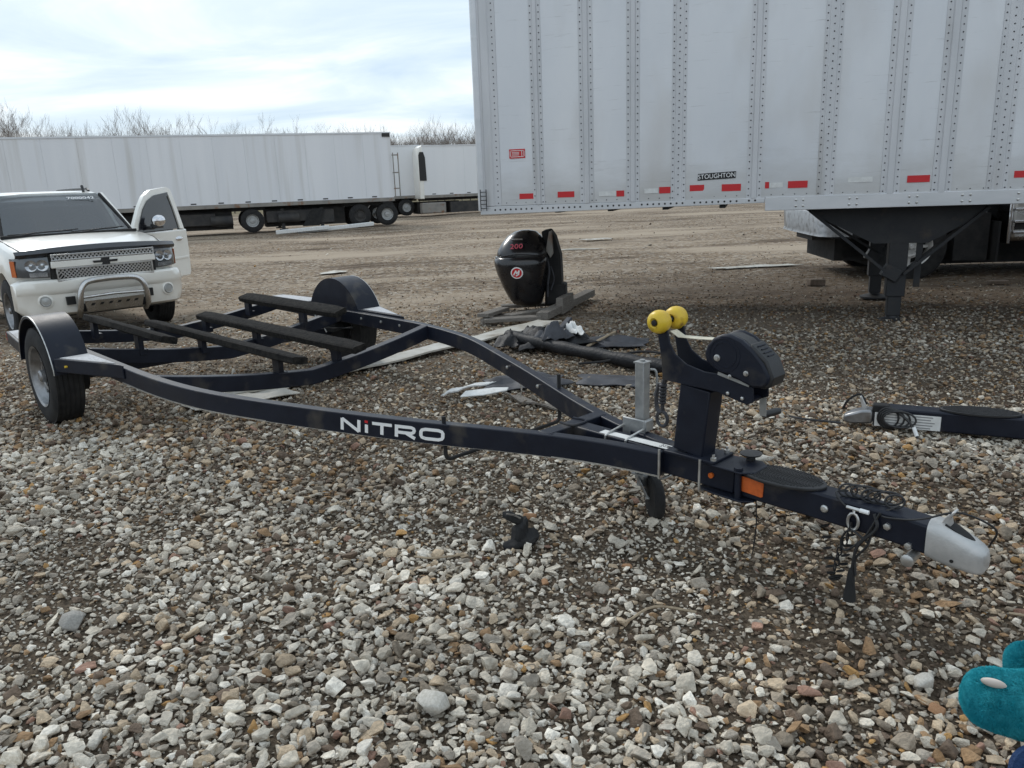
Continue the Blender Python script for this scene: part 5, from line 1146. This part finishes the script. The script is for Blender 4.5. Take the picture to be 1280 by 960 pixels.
# ------------------------------------------------------------------ outboard motor on a broken pallet
def build_outboard():
    OX, OY = .215, 10.0; gz = ground_z(OX, OY)
    T = thing('outboard_motor', 'glossy black outboard motor cowl with red round emblem standing on broken pallet', 'outboard motor', (OX, OY, gz + .085), radians(-9)); T.scale = (1.07, 1.0, 1.0)
    # X right, Y away; rings from the foot to the crown: (z, cx, half width, y front, y back)
    def ring(z, cx, hw, yf, yb, n=28, e=2.9):
        out = []
        for k in range(n):
            a = 2 * pi * k / n; c, s_ = cos(a), sin(a)
            x = cx + hw * math.copysign(abs(c) ** (2 / e), c); y = (yf + yb) / 2 + (yb - yf) / 2 * math.copysign(abs(s_) ** (2 / e), s_)
            out.append(Vector((x, y, z + .10 * (x - cx) * 0)))
        return out
    low = [(.0, .03, .11, -.05, .30), (.03, .02, .17, -.12, .36), (.10, .005, .205, -.17, .40), (.25, -.015, .255, -.23, .44), (.42, -.035, .295, -.27, .46), (.54, -.04, .318, -.28, .46), (.60, -.035, .322, -.275, .46), (.635, -.03, .30, -.25, .45)]
    MB().rings([ring(*q) for q in low]).build('lower_cowl', M['gloss'], T, smooth=60)
    upc = [(.60, -.03, .285, -.20, .45), (.66, -.028, .302, -.225, .455), (.72, -.025, .29, -.19, .45), (.80, -.02, .252, -.12, .43), (.88, -.01, .195, -.04, .39), (.93, .0, .13, .03, .34), (.95, .0, .06, .09, .26)]
    UC = MB().rings([ring(*q) for q in upc]).build('upper_cowl', M['gloss'], T, smooth=60)
    MB().tube([Vector((q.x, q.y - .001, q.z + .004 + .05 * max(0, 1 - ((q.x + .03) / .31) ** 2))) for q in ring(.625, -.032, .312, -.262, .46)[14:29]], .006, 6).build('seam_trim', M['smoke'], T)
    # round emblem and the number on the crown
    o = Vector((-.055, -.277, .455)); EM = MB().lathe(o, (-.05, -1, -.10), [(.072, -.01), (.072, .004), (.060, .006), (.060, .003), (.001, .003)], 28).build('emblem', M['white'], T)
    mk = MB(); mw = frame(o + Vector((0, -.0105, 0)), (1, -.05, 0), (0, -.10, 1))
    xd = Vector((1, -.05, 0)).normalized(); yd = Vector((0, -.10, 1)).normalized()
    MB().lathe(o, (-.05, -1, -.10), [(.058, .0035), (.058, .0065), (.001, .0065)], 28).build('emblem_disc', M['red'], EM)
    strokes(mk, [[(-.62, -.45), (-.18, .5)], [(-.18, .5), (-.02, -.2)], [(-.02, -.2), (.5, .55)], [(.5, .55), (.35, -.3), (-.2, -.62)]], o + Vector((-.0, -.007, 0)), xd, yd, .014, .003, .06)
    mk.build('emblem_mark', M['white'], EM, smooth=0)
    text_obj('number', '200', .095, M['pink'], UC, frame((-.06, -.200, .770), (1, -.12, .05), (0, .62, .78)), .006, sx=1.1)
    MB().box((-.06, -.115, .852), (.13, .02, .018), Matrix.Rotation(-.8, 3, 'X')).build('crown_glint_bar', M['dull_chrome'], UC, bevel=.004)  # bright metal bar added in place of a highlight on the crown
    # bracket and mid section behind to the right
    MB().prism([(.22, .0), (.40, .0), (.43, .30), (.42, .62), (.36, .86), (.30, .95), (.20, .93), (.24, .6)], lambda a, b: (a, .10, b), lambda a, b: (a, .42, b)).build('clamp_bracket', M['matte'], T, bevel=.02)
    MB().prism([(.255, .70), (.30, .93), (.33, .94), (.345, .66), (.31, .60)], lambda a, b: (a, .02, b), lambda a, b: (a, .10, b)).build('bracket_arm', M['fargrey'], T, bevel=.008)
    MB().tube(bez([(.27, .0, .62), (.30, -.03, .45), (.28, -.04, .30), (.27, -.02, .12)], 5), .012, 6).tube(bez([(.31, .03, .5), (.35, .0, .35), (.31, 0, .2)], 5), .009, 6).build('fuel_hose', M['greysheet'], T)
    MB().box((.36, .20, .13), (.24, .30, .26)).build('skeg_box', M['matte'], T, bevel=.02)
    # pallet: loose grey timbers
    P = thing('pallet', 'broken grey wooden pallet of loose timbers under the black outboard motor', 'pallet', (0, 0, 0))
    def timber(a, b, w, h, z0, z1, name='plank'):
        a = Vector((a[0], a[1], ground_z(*a) + z0 + h / 2)); b = Vector((b[0], b[1], ground_z(*b) + z1 + h / 2)); o = MB().bar((-(b - a).length / 2, 0, 0), ((b - a).length / 2, 0, 0), w, h).build(name, M['wood'], P, bevel=.006)
        o.location = (a + b) / 2; d = (b - a); o.rotation_euler = (0, -math.asin(d.z / d.length), atan2(d.y, d.x)); return o
    timber((.38, 9.05), (1.16, 11.1), .14, .09, .03, .05)
    timber((.62, 9.55), (.80, 10.15), .09, .20, .02, .02)
    timber((-.30, 9.0), (.36, 9.12), .16, .045, .035, .03)
    timber((-.31, 9.02), (-.06, 9.9), .14, .045, .09, .05)
    timber((-.02, 9.25), (.52, 9.75), .14, .04, .045, .045)
    timber((-.22, 9.6), (.62, 9.85), .14, .04, .0, .0)
    timber((-.1, 10.25), (.85, 10.35), .14, .04, .04, .04)
    timber((-.27, 8.96), (-.30, 9.10), .09, .09, -.02, -.02)
build_outboard()

# ------------------------------------------------------------------ things lying about
def ribbon(name, path, widths, thick, m, z=0.03, wob=.015, seed=1):
    """a curled strip lying on the ground"""
    rs = random.Random(seed); P = bez([(x, y, 0) for x, y in path], 6); n = len(P); Rg = []
    for i, p in enumerate(P):
        t = (P[min(i + 1, n - 1)] - P[max(0, i - 1)]).normalized(); sd = Vector((-t.y, t.x, 0)); w = interp(i / (n - 1), np.linspace(0, 1, len(widths)), widths) / 2
        row = []
        for k in range(5):
            u = -1 + k * .5; q = p + sd * w * u; row.append(Vector((q.x, q.y, ground_z(q.x, q.y) + z + wob * sin(i * .9 + k) + rs.uniform(-.3, .3) * wob)))
        Rg.append(row + [q - Vector((0, 0, thick)) for q in row[::-1]])
    return MB().rings(Rg).build(name, m, None, smooth=50)
def crumple(name, c, size, m, seed, hz=.10, ang=0.0, res=12, edge=.25, base=.03):
    rs = random.Random(seed); g = res; pts = []
    for j in range(g + 1):
        for i in range(g + 1):
            u = i / g * 2 - 1; v = j / g * 2 - 1
            e = 1 + edge * noise.noise(Vector((u * 1.6 + seed, v * 1.6, 0)))
            x = u * size[0] / 2 * e; y = v * size[1] / 2 * e
            h = hz * (.45 + .9 * noise.noise(Vector((u * 1.5 + seed * 3.1, v * 1.5, 1))) + .5 * abs(noise.noise(Vector((u * 3.4 + seed, v * 3.4, 2)))) + .28 * abs(noise.noise(Vector((u * 8 + seed, v * 8, 5))))) * max(0, 1 - .7 * max(abs(u), abs(v)) ** 3)
            X = c[0] + x * cos(ang) - y * sin(ang); Y = c[1] + x * sin(ang) + y * cos(ang); pts.append((X, Y, ground_z(X, Y) + base + max(0, h)))
    n = len(pts); vs = pts + [(a, b, z - .006) for a, b, z in pts]; w = g + 1
    fs = []
    for j in range(g):
        for i in range(g):
            q = (j * w + i, j * w + i + 1, (j + 1) * w + i + 1, (j + 1) * w + i); fs += [q, tuple(n + k for k in q[::-1])]
    rim = [i for i in range(w)] + [j * w + g for j in range(1, w)] + [g * w + i for i in range(g - 1, -1, -1)] + [j * w for j in range(g - 1, 0, -1)]
    fs += [(rim[(k + 1) % len(rim)], rim[k], n + rim[k], n + rim[(k + 1) % len(rim)]) for k in range(len(rim))]
    return MB().add(vs, fs).build(name, m, None, smooth=45, recalc=False)
def build_debris():
    tag(ribbon('vinyl_strip', [(-2.25, 5.66), (-1.6, 6.25), (-1.12, 6.82), (-.58, 7.48), (-.04, 8.16), (.46, 8.84)], [.26, .28, .26, .26, .28, .32], .016, M['vinyl'], .055, .007, 4), 'long dirty white strip stretched over the gravel from the trailer to the pallet', 'strip')
    tag(crumple('plastic_sheet', (-2.02, 5.62), (.75, .34), M['vinyl'], 9, .06, .55), 'crumpled pale plastic sheet under the near trailer beam', 'sheet')
    # black pile with torn sheet and a long wrapped pole
    tag(crumple('torn_sheet', (.42, 7.35), (.80, .62), M['tarp'], 3, .20, .2, 18), 'crumpled black torn sheet heaped behind the trailer beam', 'sheet')
    tag(crumple('torn_sheet', (.06, 7.42), (.45, .34), M['tarp'], 13, .15, .9, 14), 'smaller crumpled black sheet at the left of the heap', 'sheet')
    tag(crumple('torn_sheet', (.95, 7.30), (.70, .42), M['greysheet'], 6, .05, -.25), 'flat dark grey torn sheet right of the black heap', 'sheet')
    tag(crumple('torn_sheet', (.40, 7.10), (.34, .22), M['greysheet'], 17, .16, .7, base=.12), 'small grey scrap draped over the black pole', 'sheet')
    tag(crumple('plastic_scrap', (.60, 7.26), (.10, .34), M['paper'], 8, .10, .35, base=.15), 'pale crumpled scrap on the black heap', 'scrap')
    pole = [(-.02, 7.42), (.4, 6.9), (.85, 6.35), (1.2, 5.92), (1.45, 5.62)]
    p = MB().tube(bez([(x, y, ground_z(x, y) + z) for (x, y), z in zip(pole, (.12, .09, .075, .07, .065))], 7), [.058 + .006 * sin(k * 1.7) for k in range(29)], 12).build('wrapped_pole', M['tarp'], None, smooth=60)
    tag(p, 'long black wrapped pole lying on gravel behind the winch post', 'pole')
    w = MB().tube(bez([(.55, 6.25, ground_z(.5, 6.3) + .06), (.8, 6.3, .05), (1.0, 6.35, .10), (1.2, 6.1, .14), (1.35, 5.8, .10)], 6), .010, 6).build('cable', M['matte'], None); tag(w, 'thin black cable looped over the wrapped black pole', 'cable')
    b = MB().bar((.30, 6.95, .05), (.58, 7.45, .22), .05, .03).build('strip_frame', M['greysheet'], None, bevel=.005); tag(b, 'dark grey bent bar leaning out of the black heap', 'bar')
    s = MB().tube([(.70, 7.05, .02), (1.02, 7.5, .06)], .012, 6).build('stick', M['straw'], None); tag(s, 'brown stick lying beside the flat dark grey sheet', 'stick')
    # pale broken shards and a mat inside the frame
    o = MB().xy([(-.17, -.05), (.0, -.065), (.17, -.03), (.19, .02), (.08, .05), (-.12, .045)], 0, .01).build('plastic_shard', M['paper'], None, bevel=.003); o.location = (-.21, 5.42, .055); o.rotation_euler = (.12, -.04, .15); tag(o, 'white broken plastic shard lying inside the trailer frame', 'shard')
    o = ribbon('plastic_shard', [(-.50, 5.38), (-.40, 5.55), (-.22, 5.68), (-.08, 5.73)], [.02, .05, .05, .02], .01, M['paper'], .06, .006, 3); tag(o, 'thin curved white shard left of the broken shard inside the frame', 'shard')
    tag(crumple('rubber_mat', (.10, 5.72), (.62, .34), M['greysheet'], 21, .07, .1, base=.035), 'dark grey rubber scrap beside white shards inside the frame', 'mat')
    tag(crumple('rubber_mat', (.74, 5.72), (.5, .3), M['greysheet'], 25, .035, -.3, base=.03), 'flat dark grey scrap right of the frame beam', 'mat')
    o = ribbon('bark_strip', [(-.05, 5.42), (.1, 5.18), (.3, 4.98)], [.04, .06, .03], .012, M['wood'], .05, .01, 5); tag(o, 'grey brown curved bark strip near the keel rod', 'bark')
    o = MB().rings([[Vector((x, a, b)) for a, b in ((-.01, 0), (.01, 0), (.01, .02), (-.01, .02))] for x in (-.2, .2)]).build('plank', M['wood'], None); o.location = (-1.1, 6.95, ground_z(-1.1, 6.95) + .02); tag(o, 'thin grey slat lying between the trailer crossmembers', 'slat')
    # distant bits
    for x, y, l, w, r, lab in ((1.75, 19.3, 1.0, .12, .0, 'thin white strip lying on the dirt behind the outboard motor'), (4.5, 14.2, 1.5, .22, .12, 'flat pale board lying on the dirt beyond the rollers'), (2.55, 22.5, .8, .35, .3, 'pale flat piece of scrap lying far back on the dirt'), (-3.6, 16.4, .5, .35, .2, 'pale flat rock on the tan dirt beyond the fender')):
        o = crumple('scrap_board', (x, y), (l, w), M['vinyl'], int(x * 10), .03, r, 8, .35, .03); tag(o, lab, 'scrap')
    o = MB().box((0, 0, .05), (.24, .12, .10)).build('brick', M['brick'], None, bevel=.012); o.location = (4.55, 11.56, ground_z(4.55, 11.56) + .01); o.rotation_euler = (0, .05, .15); tag(o, 'brown brick lying on dirt left of the landing gear', 'brick')
    o = MB().box((0, 0, .03), (.26, .10, .06)).build('brick', M['brick'], None, bevel=.012); o.location = (6.9, 11.0, ground_z(6.9, 11.0)); o.rotation_euler = (0, .0, -.1); tag(o, 'flat dark brick right of the landing gear', 'brick')
    # black broken plastic part standing in the foreground gravel
    T = thing('broken_plastic_part', 'black broken plastic part sticking up from the foreground gravel', 'scrap', (.01, 3.08, .0), .3)
    def ragged(name, c, r, seed, rot, amp=.35):
        m_ = MB(); m_.ell((0, 0, 0), r, 18, 12)
        m_.v = [tuple(Vector(c) + rot @ (Vector(q) * (1 + amp * (noise.noise(Vector(q) * 28 + Vector((seed, 0, 0))) + .5 * noise.noise(Vector(q) * 70 + Vector((0, seed, 0))))))) for q in m_.v]
        return m_.build(name, M['matte'], T, smooth=30)
    ragged('block', (0, 0, .045), (.036, .036, .07), 3, Matrix.Rotation(.25, 3, 'Y'))
    ragged('fin', (-.02, .015, .118), (.055, .022, .022), 8, Matrix.Rotation(.55, 3, 'Y'), .3)
    ragged('crumb', (.03, -.01, .03), (.05, .05, .035), 11, Matrix.Rotation(-.3, 3, 'Y'))
    ragged('crumb', (-.04, -.03, .015), (.045, .03, .02), 15, Matrix.Rotation(.2, 3, 'X'))
    MB().tube([(.0, -.012, .122), (-.03, -.012, .143), (-.06, -.01, .152)], .004, 5).build('seam', M['wood'], T)
    # larger single stones that stand out
    for i, (x, y, s, mk, lab) in enumerate(((.06, 3.33, .085, 'orangestone', 'orange brown stone just behind the black plastic part'), (.10, 2.72, .06, 'orangestone', 'orange stone in the gravel below the black plastic part, left of two'), (.43, 2.82, .06, 'orangestone', 'orange stone in the gravel right of the black plastic part'), (1.18, 2.02, .10, 'palestone', 'large pale stone at the lower right, left of the glove'), (1.42, 5.55, .20, 'palestone', 'pale rounded rock beside the galvanised jack tube'), (1.32, 3.92, .13, 'palestone', 'large pale stone right of the winch handle'), (-.27, 1.99, .15, 'palestone', 'long pale stone at the bottom edge of the picture'), (1.55, 1.93, .11, 'palestone', 'large flat pale stone below the glove'), (1.16, 1.90, .075, 'orangestone', 'orange brown stone at the bottom right'), (-1.62, 2.55, .13, 'greystone', 'large grey stone at the left edge'))):
        o = bpy.data.objects.new('stone', rock_mesh('stone', 300 + i, M[mk], 16, (1, .75, .55), .08)); COL.objects.link(o); o.scale = (s, s, s); o.location = (x, y, float(ground_arr(np.array([x]), np.array([y]))[0]) + s * .22); o.rotation_euler = (.1, .1, i * 1.3); tag(o, lab, 'stone')
    for pts, lab in (([(1.62, 2.32, .05), (1.72, 2.26, .055), (1.86, 2.16, .05)], 'thin pale stick on gravel above the teal glove'), ([(-.42, 2.9, .05), (-.34, 2.86, .06), (-.22, 2.90, .05)], 'thin brown twig on the gravel in the foreground'), ([(.35, 2.35, .05), (.46, 2.42, .065), (.6, 2.40, .05)], 'thin brown twig on the gravel left of the wiring plug')):
        o = MB().tube(bez(pts, 4), .0045, 5).build('twig', M['straw'], None); tag(o, lab, 'twig')
build_debris()

# ------------------------------------------------------------------ second trailer tongue lying at the right
def build_second_tongue():
    a = Vector((2.12, 4.62, 0)); b = Vector((3.35, 4.0, 0)); rz = atan2((b - a).y, (b - a).x)
    T = thing('trailer_tongue', 'dark swing tongue of another boat trailer lying on the gravel at the right', 'trailer tongue', (2.02, 4.48, -.02), rz)
    B = MB().bar((.12, 0, .115), (.98, 0, .115), .12, .115).build('tongue_tube', M['navy'], T, bevel=.01)
    MB().bar((1.02, 0, .115), (2.3, 0, .115), .12, .12).build('tongue_tube', M['navy'], T, bevel=.01)
    el = [(.66 + .20 * cos(t), .085 * sin(t)) for t in np.linspace(0, 2 * pi, 41)[:-1]]
    PD = MB().xy(el, .173, .187).build('step_pad', M['black'], T, bevel=.003)
    rb = MB()
    for k in range(-9, 10):
        y = k * .0085; hw = .2 * sqrt(max(0, 1 - (y / .082) ** 2)) - .015
        if hw > .02: rb.box((.66, y, .1875), (hw * 2, .004, .003))
    tag(rb.build('pad_ribs', M['black'], PD, smooth=0), kind='stuff')
    LB = MB().box((.30, -.0615, .105), (.34, .002, .085)).build('white_label', M['paper'], T, smooth=0)
    pr = MB()
    for k in range(2):
        for j in range(5): pr.box((.215 + .165 * k, -.0631, .137 - .016 * j), (.12 - .02 * ((j * 7 + k) % 3), .001, .006))
    pr.box((.305, -.0631, .105), (.004, .001, .085)); pr.build('label_print', M['grey_ink'], LB, smooth=0)
    MB().xy([(.94, -.08), (1.06, -.08), (1.06, .08), (.94, .08)], .178, .188).xy([(.94, -.08), (1.06, -.08), (1.06, .08), (.94, .08)], .045, .054).build('hinge_plate', M['navy'], T, bevel=.004)
    MB().cyl((1.0, -.05, .04), (1.0, -.05, .2), .015, n=10).cyl((1.0, .04, .188), (1.0, .04, .225), .013, n=10).lathe((1.0, .04, .225), (0, 0, 1), [(.012, 0), (.045, .004), (.045, .014), (.02, .02)], 14).build('hinge_knob', M['black'], T)
    MB().lathe((1.12, -.06, .12), (0, -1, 0), [(.012, 0), (.011, .004), (.001, .005)], 12).build('amber_marker', M['amber'], T)
    cp = MB().rings([[Vector((x, p, q)) for p, q in ((-hw, zb), (hw, zb), (hw, zt), (-hw, zt))] for x, hw, zt, zb in ((.12, .052, .15, .07), (.06, .05, .145, .06), (.0, .045, .12, .055), (-.04, .03, .10, .06))]).build('coupler', M['wheelrim'], T, bevel=.012, smooth=60)
    MB().xz([(.09, .14), (.05, .22), (.04, .215), (.06, .14)], -.012, .012).build('latch_lever', M['silver'], cp, bevel=.003)
    MB().tube(bez([(.08, .04, .16), (.04, .05, .215), (-.02, .04, .18), (-.05, .05, .12)], 5), .007, 6).build('latch_loop', M['matte'], cp)
    cw = MB()
    for k in range(4): cw.tube([Vector((.20 + .02 * k + (.055 + .01 * k) * cos(t), -.075 - .006 * k, .12 + (.06 - .004 * k) * sin(t))) for t in np.linspace(0, 2 * pi, 18)], .006, 6)
    MB().tube(bez([(.24, -.08, .17), (.32, -.10, .10), (.36, -.13, .03), (.42, -.16, .025)], 5), .007, 6).build('wiring_lead', M['black'], T); MB().tube(bez([(-.05, -.06, .06), (-.25, -.05, .06), (-.35, .0, .055)], 5), .007, 6).build('wiring_lead', M['black'], T)
    cw.build('wiring_coil', M['black'], T); MB().cyl((.335, -.105, .085), (.355, -.125, .04), .011, n=8).build('connector_band', M['white'], T)
    MB().box((.16, -.03, .165), (.09, .07, .045)).build('coupler_block', M['matte'], T, bevel=.008)
build_second_tongue()

# ------------------------------------------------------------------ photographer's gloved hand reaching in at the lower right
def build_hand():
    T = thing('person', 'gloved hand in a torn teal fleece glove with blue strap at the lower right', 'person', (0, 0, 0))
    def skin(name, chains, m, parent, sub=2):
        """chains: lists of (point, radius); the first point of each later chain is an index into the vertices made so far"""
        V, E, Rr = [], [], []
        for ch in chains:
            prev = None
            for q in ch:
                if isinstance(q, int): prev = q; continue
                V.append(q[0]); Rr.append(q[1]); i = len(V) - 1
                if prev is not None: E.append((prev, i))
                prev = i
        me = bpy.data.meshes.new(name); me.from_pydata(V, E, []); me.materials.append(m)
        o = bpy.data.objects.new(name, me); COL.objects.link(o); o.parent = parent
        sk = o.modifiers.new('skin', 'SKIN'); sk.use_smooth_shade = True
        for i, r in enumerate(Rr): me.skin_vertices[0].data[i].radius = (r, r); me.skin_vertices[0].data[i].use_root = (i == 0)
        s = o.modifiers.new('sub', 'SUBSURF'); s.levels = s.render_levels = sub
        return o
    # the hand is laid out along the camera's right / up / forward at the time of the picture, a third of a metre from the eye
    def W(r, u, f): return Vector((0, 0, CAM_H)) + _rt * r + _up * u + _fw * f
    k = [W(.1722, -.1203, .300), W(.184, -.1206, .299), W(.201, -.122, .296), W(.224, -.125, .291), W(.246, -.129, .286)]
    H = skin('glove', [
        [(W(.385, -.168, .250), .031), (W(.335, -.155, .262), .037), (W(.300, -.146, .272), .038), (W(.272, -.136, .280), .020)],
        [3, (k[4], .0146), (k[3], .0144), (k[2], .0140), (k[1], .0124), (k[0], .0088)],                                      # index
        [2, (W(.282, -.132, .296), .017), (W(.262, -.126, .308), .0125), (W(.236, -.119, .317), .0118), (W(.214, -.1155, .323), .0112), (W(.204, -.1145, .3255), .0094)],   # middle
        [1, (W(.300, -.133, .312), .017), (W(.275, -.126, .326), .0125), (W(.256, -.122, .336), .0120), (W(.250, -.132, .342), .0105)],   # ring
        [1, (W(.318, -.138, .322), .015), (W(.298, -.130, .338), .0110), (W(.284, -.128, .346), .0105), (W(.280, -.138, .350), .0090)],   # little
        [1, (W(.305, -.172, .258), .018), (W(.280, -.184, .258), .0145), (W(.255, -.188, .262), .0135), (W(.240, -.188, .266), .0105)],   # thumb
    ], M['glove'], T)
    tx = bpy.data.textures.new('glove_folds', 'CLOUDS'); tx.noise_scale = .016; tx.noise_depth = 3
    dm = H.modifiers.new('folds', 'DISPLACE'); dm.texture = tx; dm.texture_coords = 'LOCAL'; dm.strength = .0045; dm.mid_level = .5
    H.modifiers['sub'].levels = H.modifiers['sub'].render_levels = 3
    # fleece nap: short real fibres over the glove
    rs = random.Random(2); dg = bpy.context.evaluated_depsgraph_get(); ev = H.evaluated_get(dg); me = ev.to_mesh()
    fz = MB()
    for p in me.polygons:
        c = p.center
        if c.x > .27: continue
        for j in range(max(0, min(160, int(p.area * 3.4e7 + rs.random())))):
            vv = [me.vertices[i].co for i in p.vertices]; a, b_ = rs.random(), rs.random()
            q = vv[0].lerp(vv[1], a).lerp(vv[-1].lerp(vv[2], a), b_) if len(vv) == 4 else vv[0] + (vv[1] - vv[0]) * min(a, 1 - a) + (vv[2] - vv[0]) * min(b_, 1 - b_)
            d = (p.normal + Vector((rs.gauss(0, .55), rs.gauss(0, .55), rs.gauss(0, .55)))).normalized(); s_ = d.orthogonal().normalized() * .00018; e = q + d * rs.uniform(.0006, .0013)
            fz.add([q - s_, q + s_, e], [(0, 1, 2)])
    ev.to_mesh_clear()
    tag(fz.build('glove_nap', M['glove'], H, smooth=0, recalc=False), kind='stuff')
    # torn slit at the finger tip with the pale lining showing
    ax_ = (k[2] - k[0]).normalized(); nn = (_up * .8 - _fw * .6); nn = (nn - ax_ * nn.dot(ax_)).normalized(); sd_ = ax_.cross(nn)
    Rm = Matrix((ax_, sd_, nn)).transposed()
    MB().ell(W(.1795, -.1206, .2993) + nn * .0124 + sd_ * .0008, (.0044, .0015, .0019), 14, 8, Rm @ Matrix.Rotation(.22, 3, 'Z')).build('torn_lining', M['skin'], H)
    skin('sleeve', [[(W(.37, -.165, .253), .040), (W(.42, -.178, .242), .046), (W(.54, -.22, .20), .055), (W(.68, -.27, .12), .062)]], M['sleeve'], T)
    st = MB().sweep(bez([W(.208, -.156, .280), W(.192, -.147, .281), W(.1845, -.140, .281), W(.187, -.1355, .282), W(.203, -.1335, .282), W(.228, -.134, .280)], 6), [(-.0055, -.0012), (.0055, -.0012), (.0055, .0012), (-.0055, .0012)], up=tuple(-_fw)); st.build('cuff_strap', M['sleeve'], H, smooth=50)
build_hand()
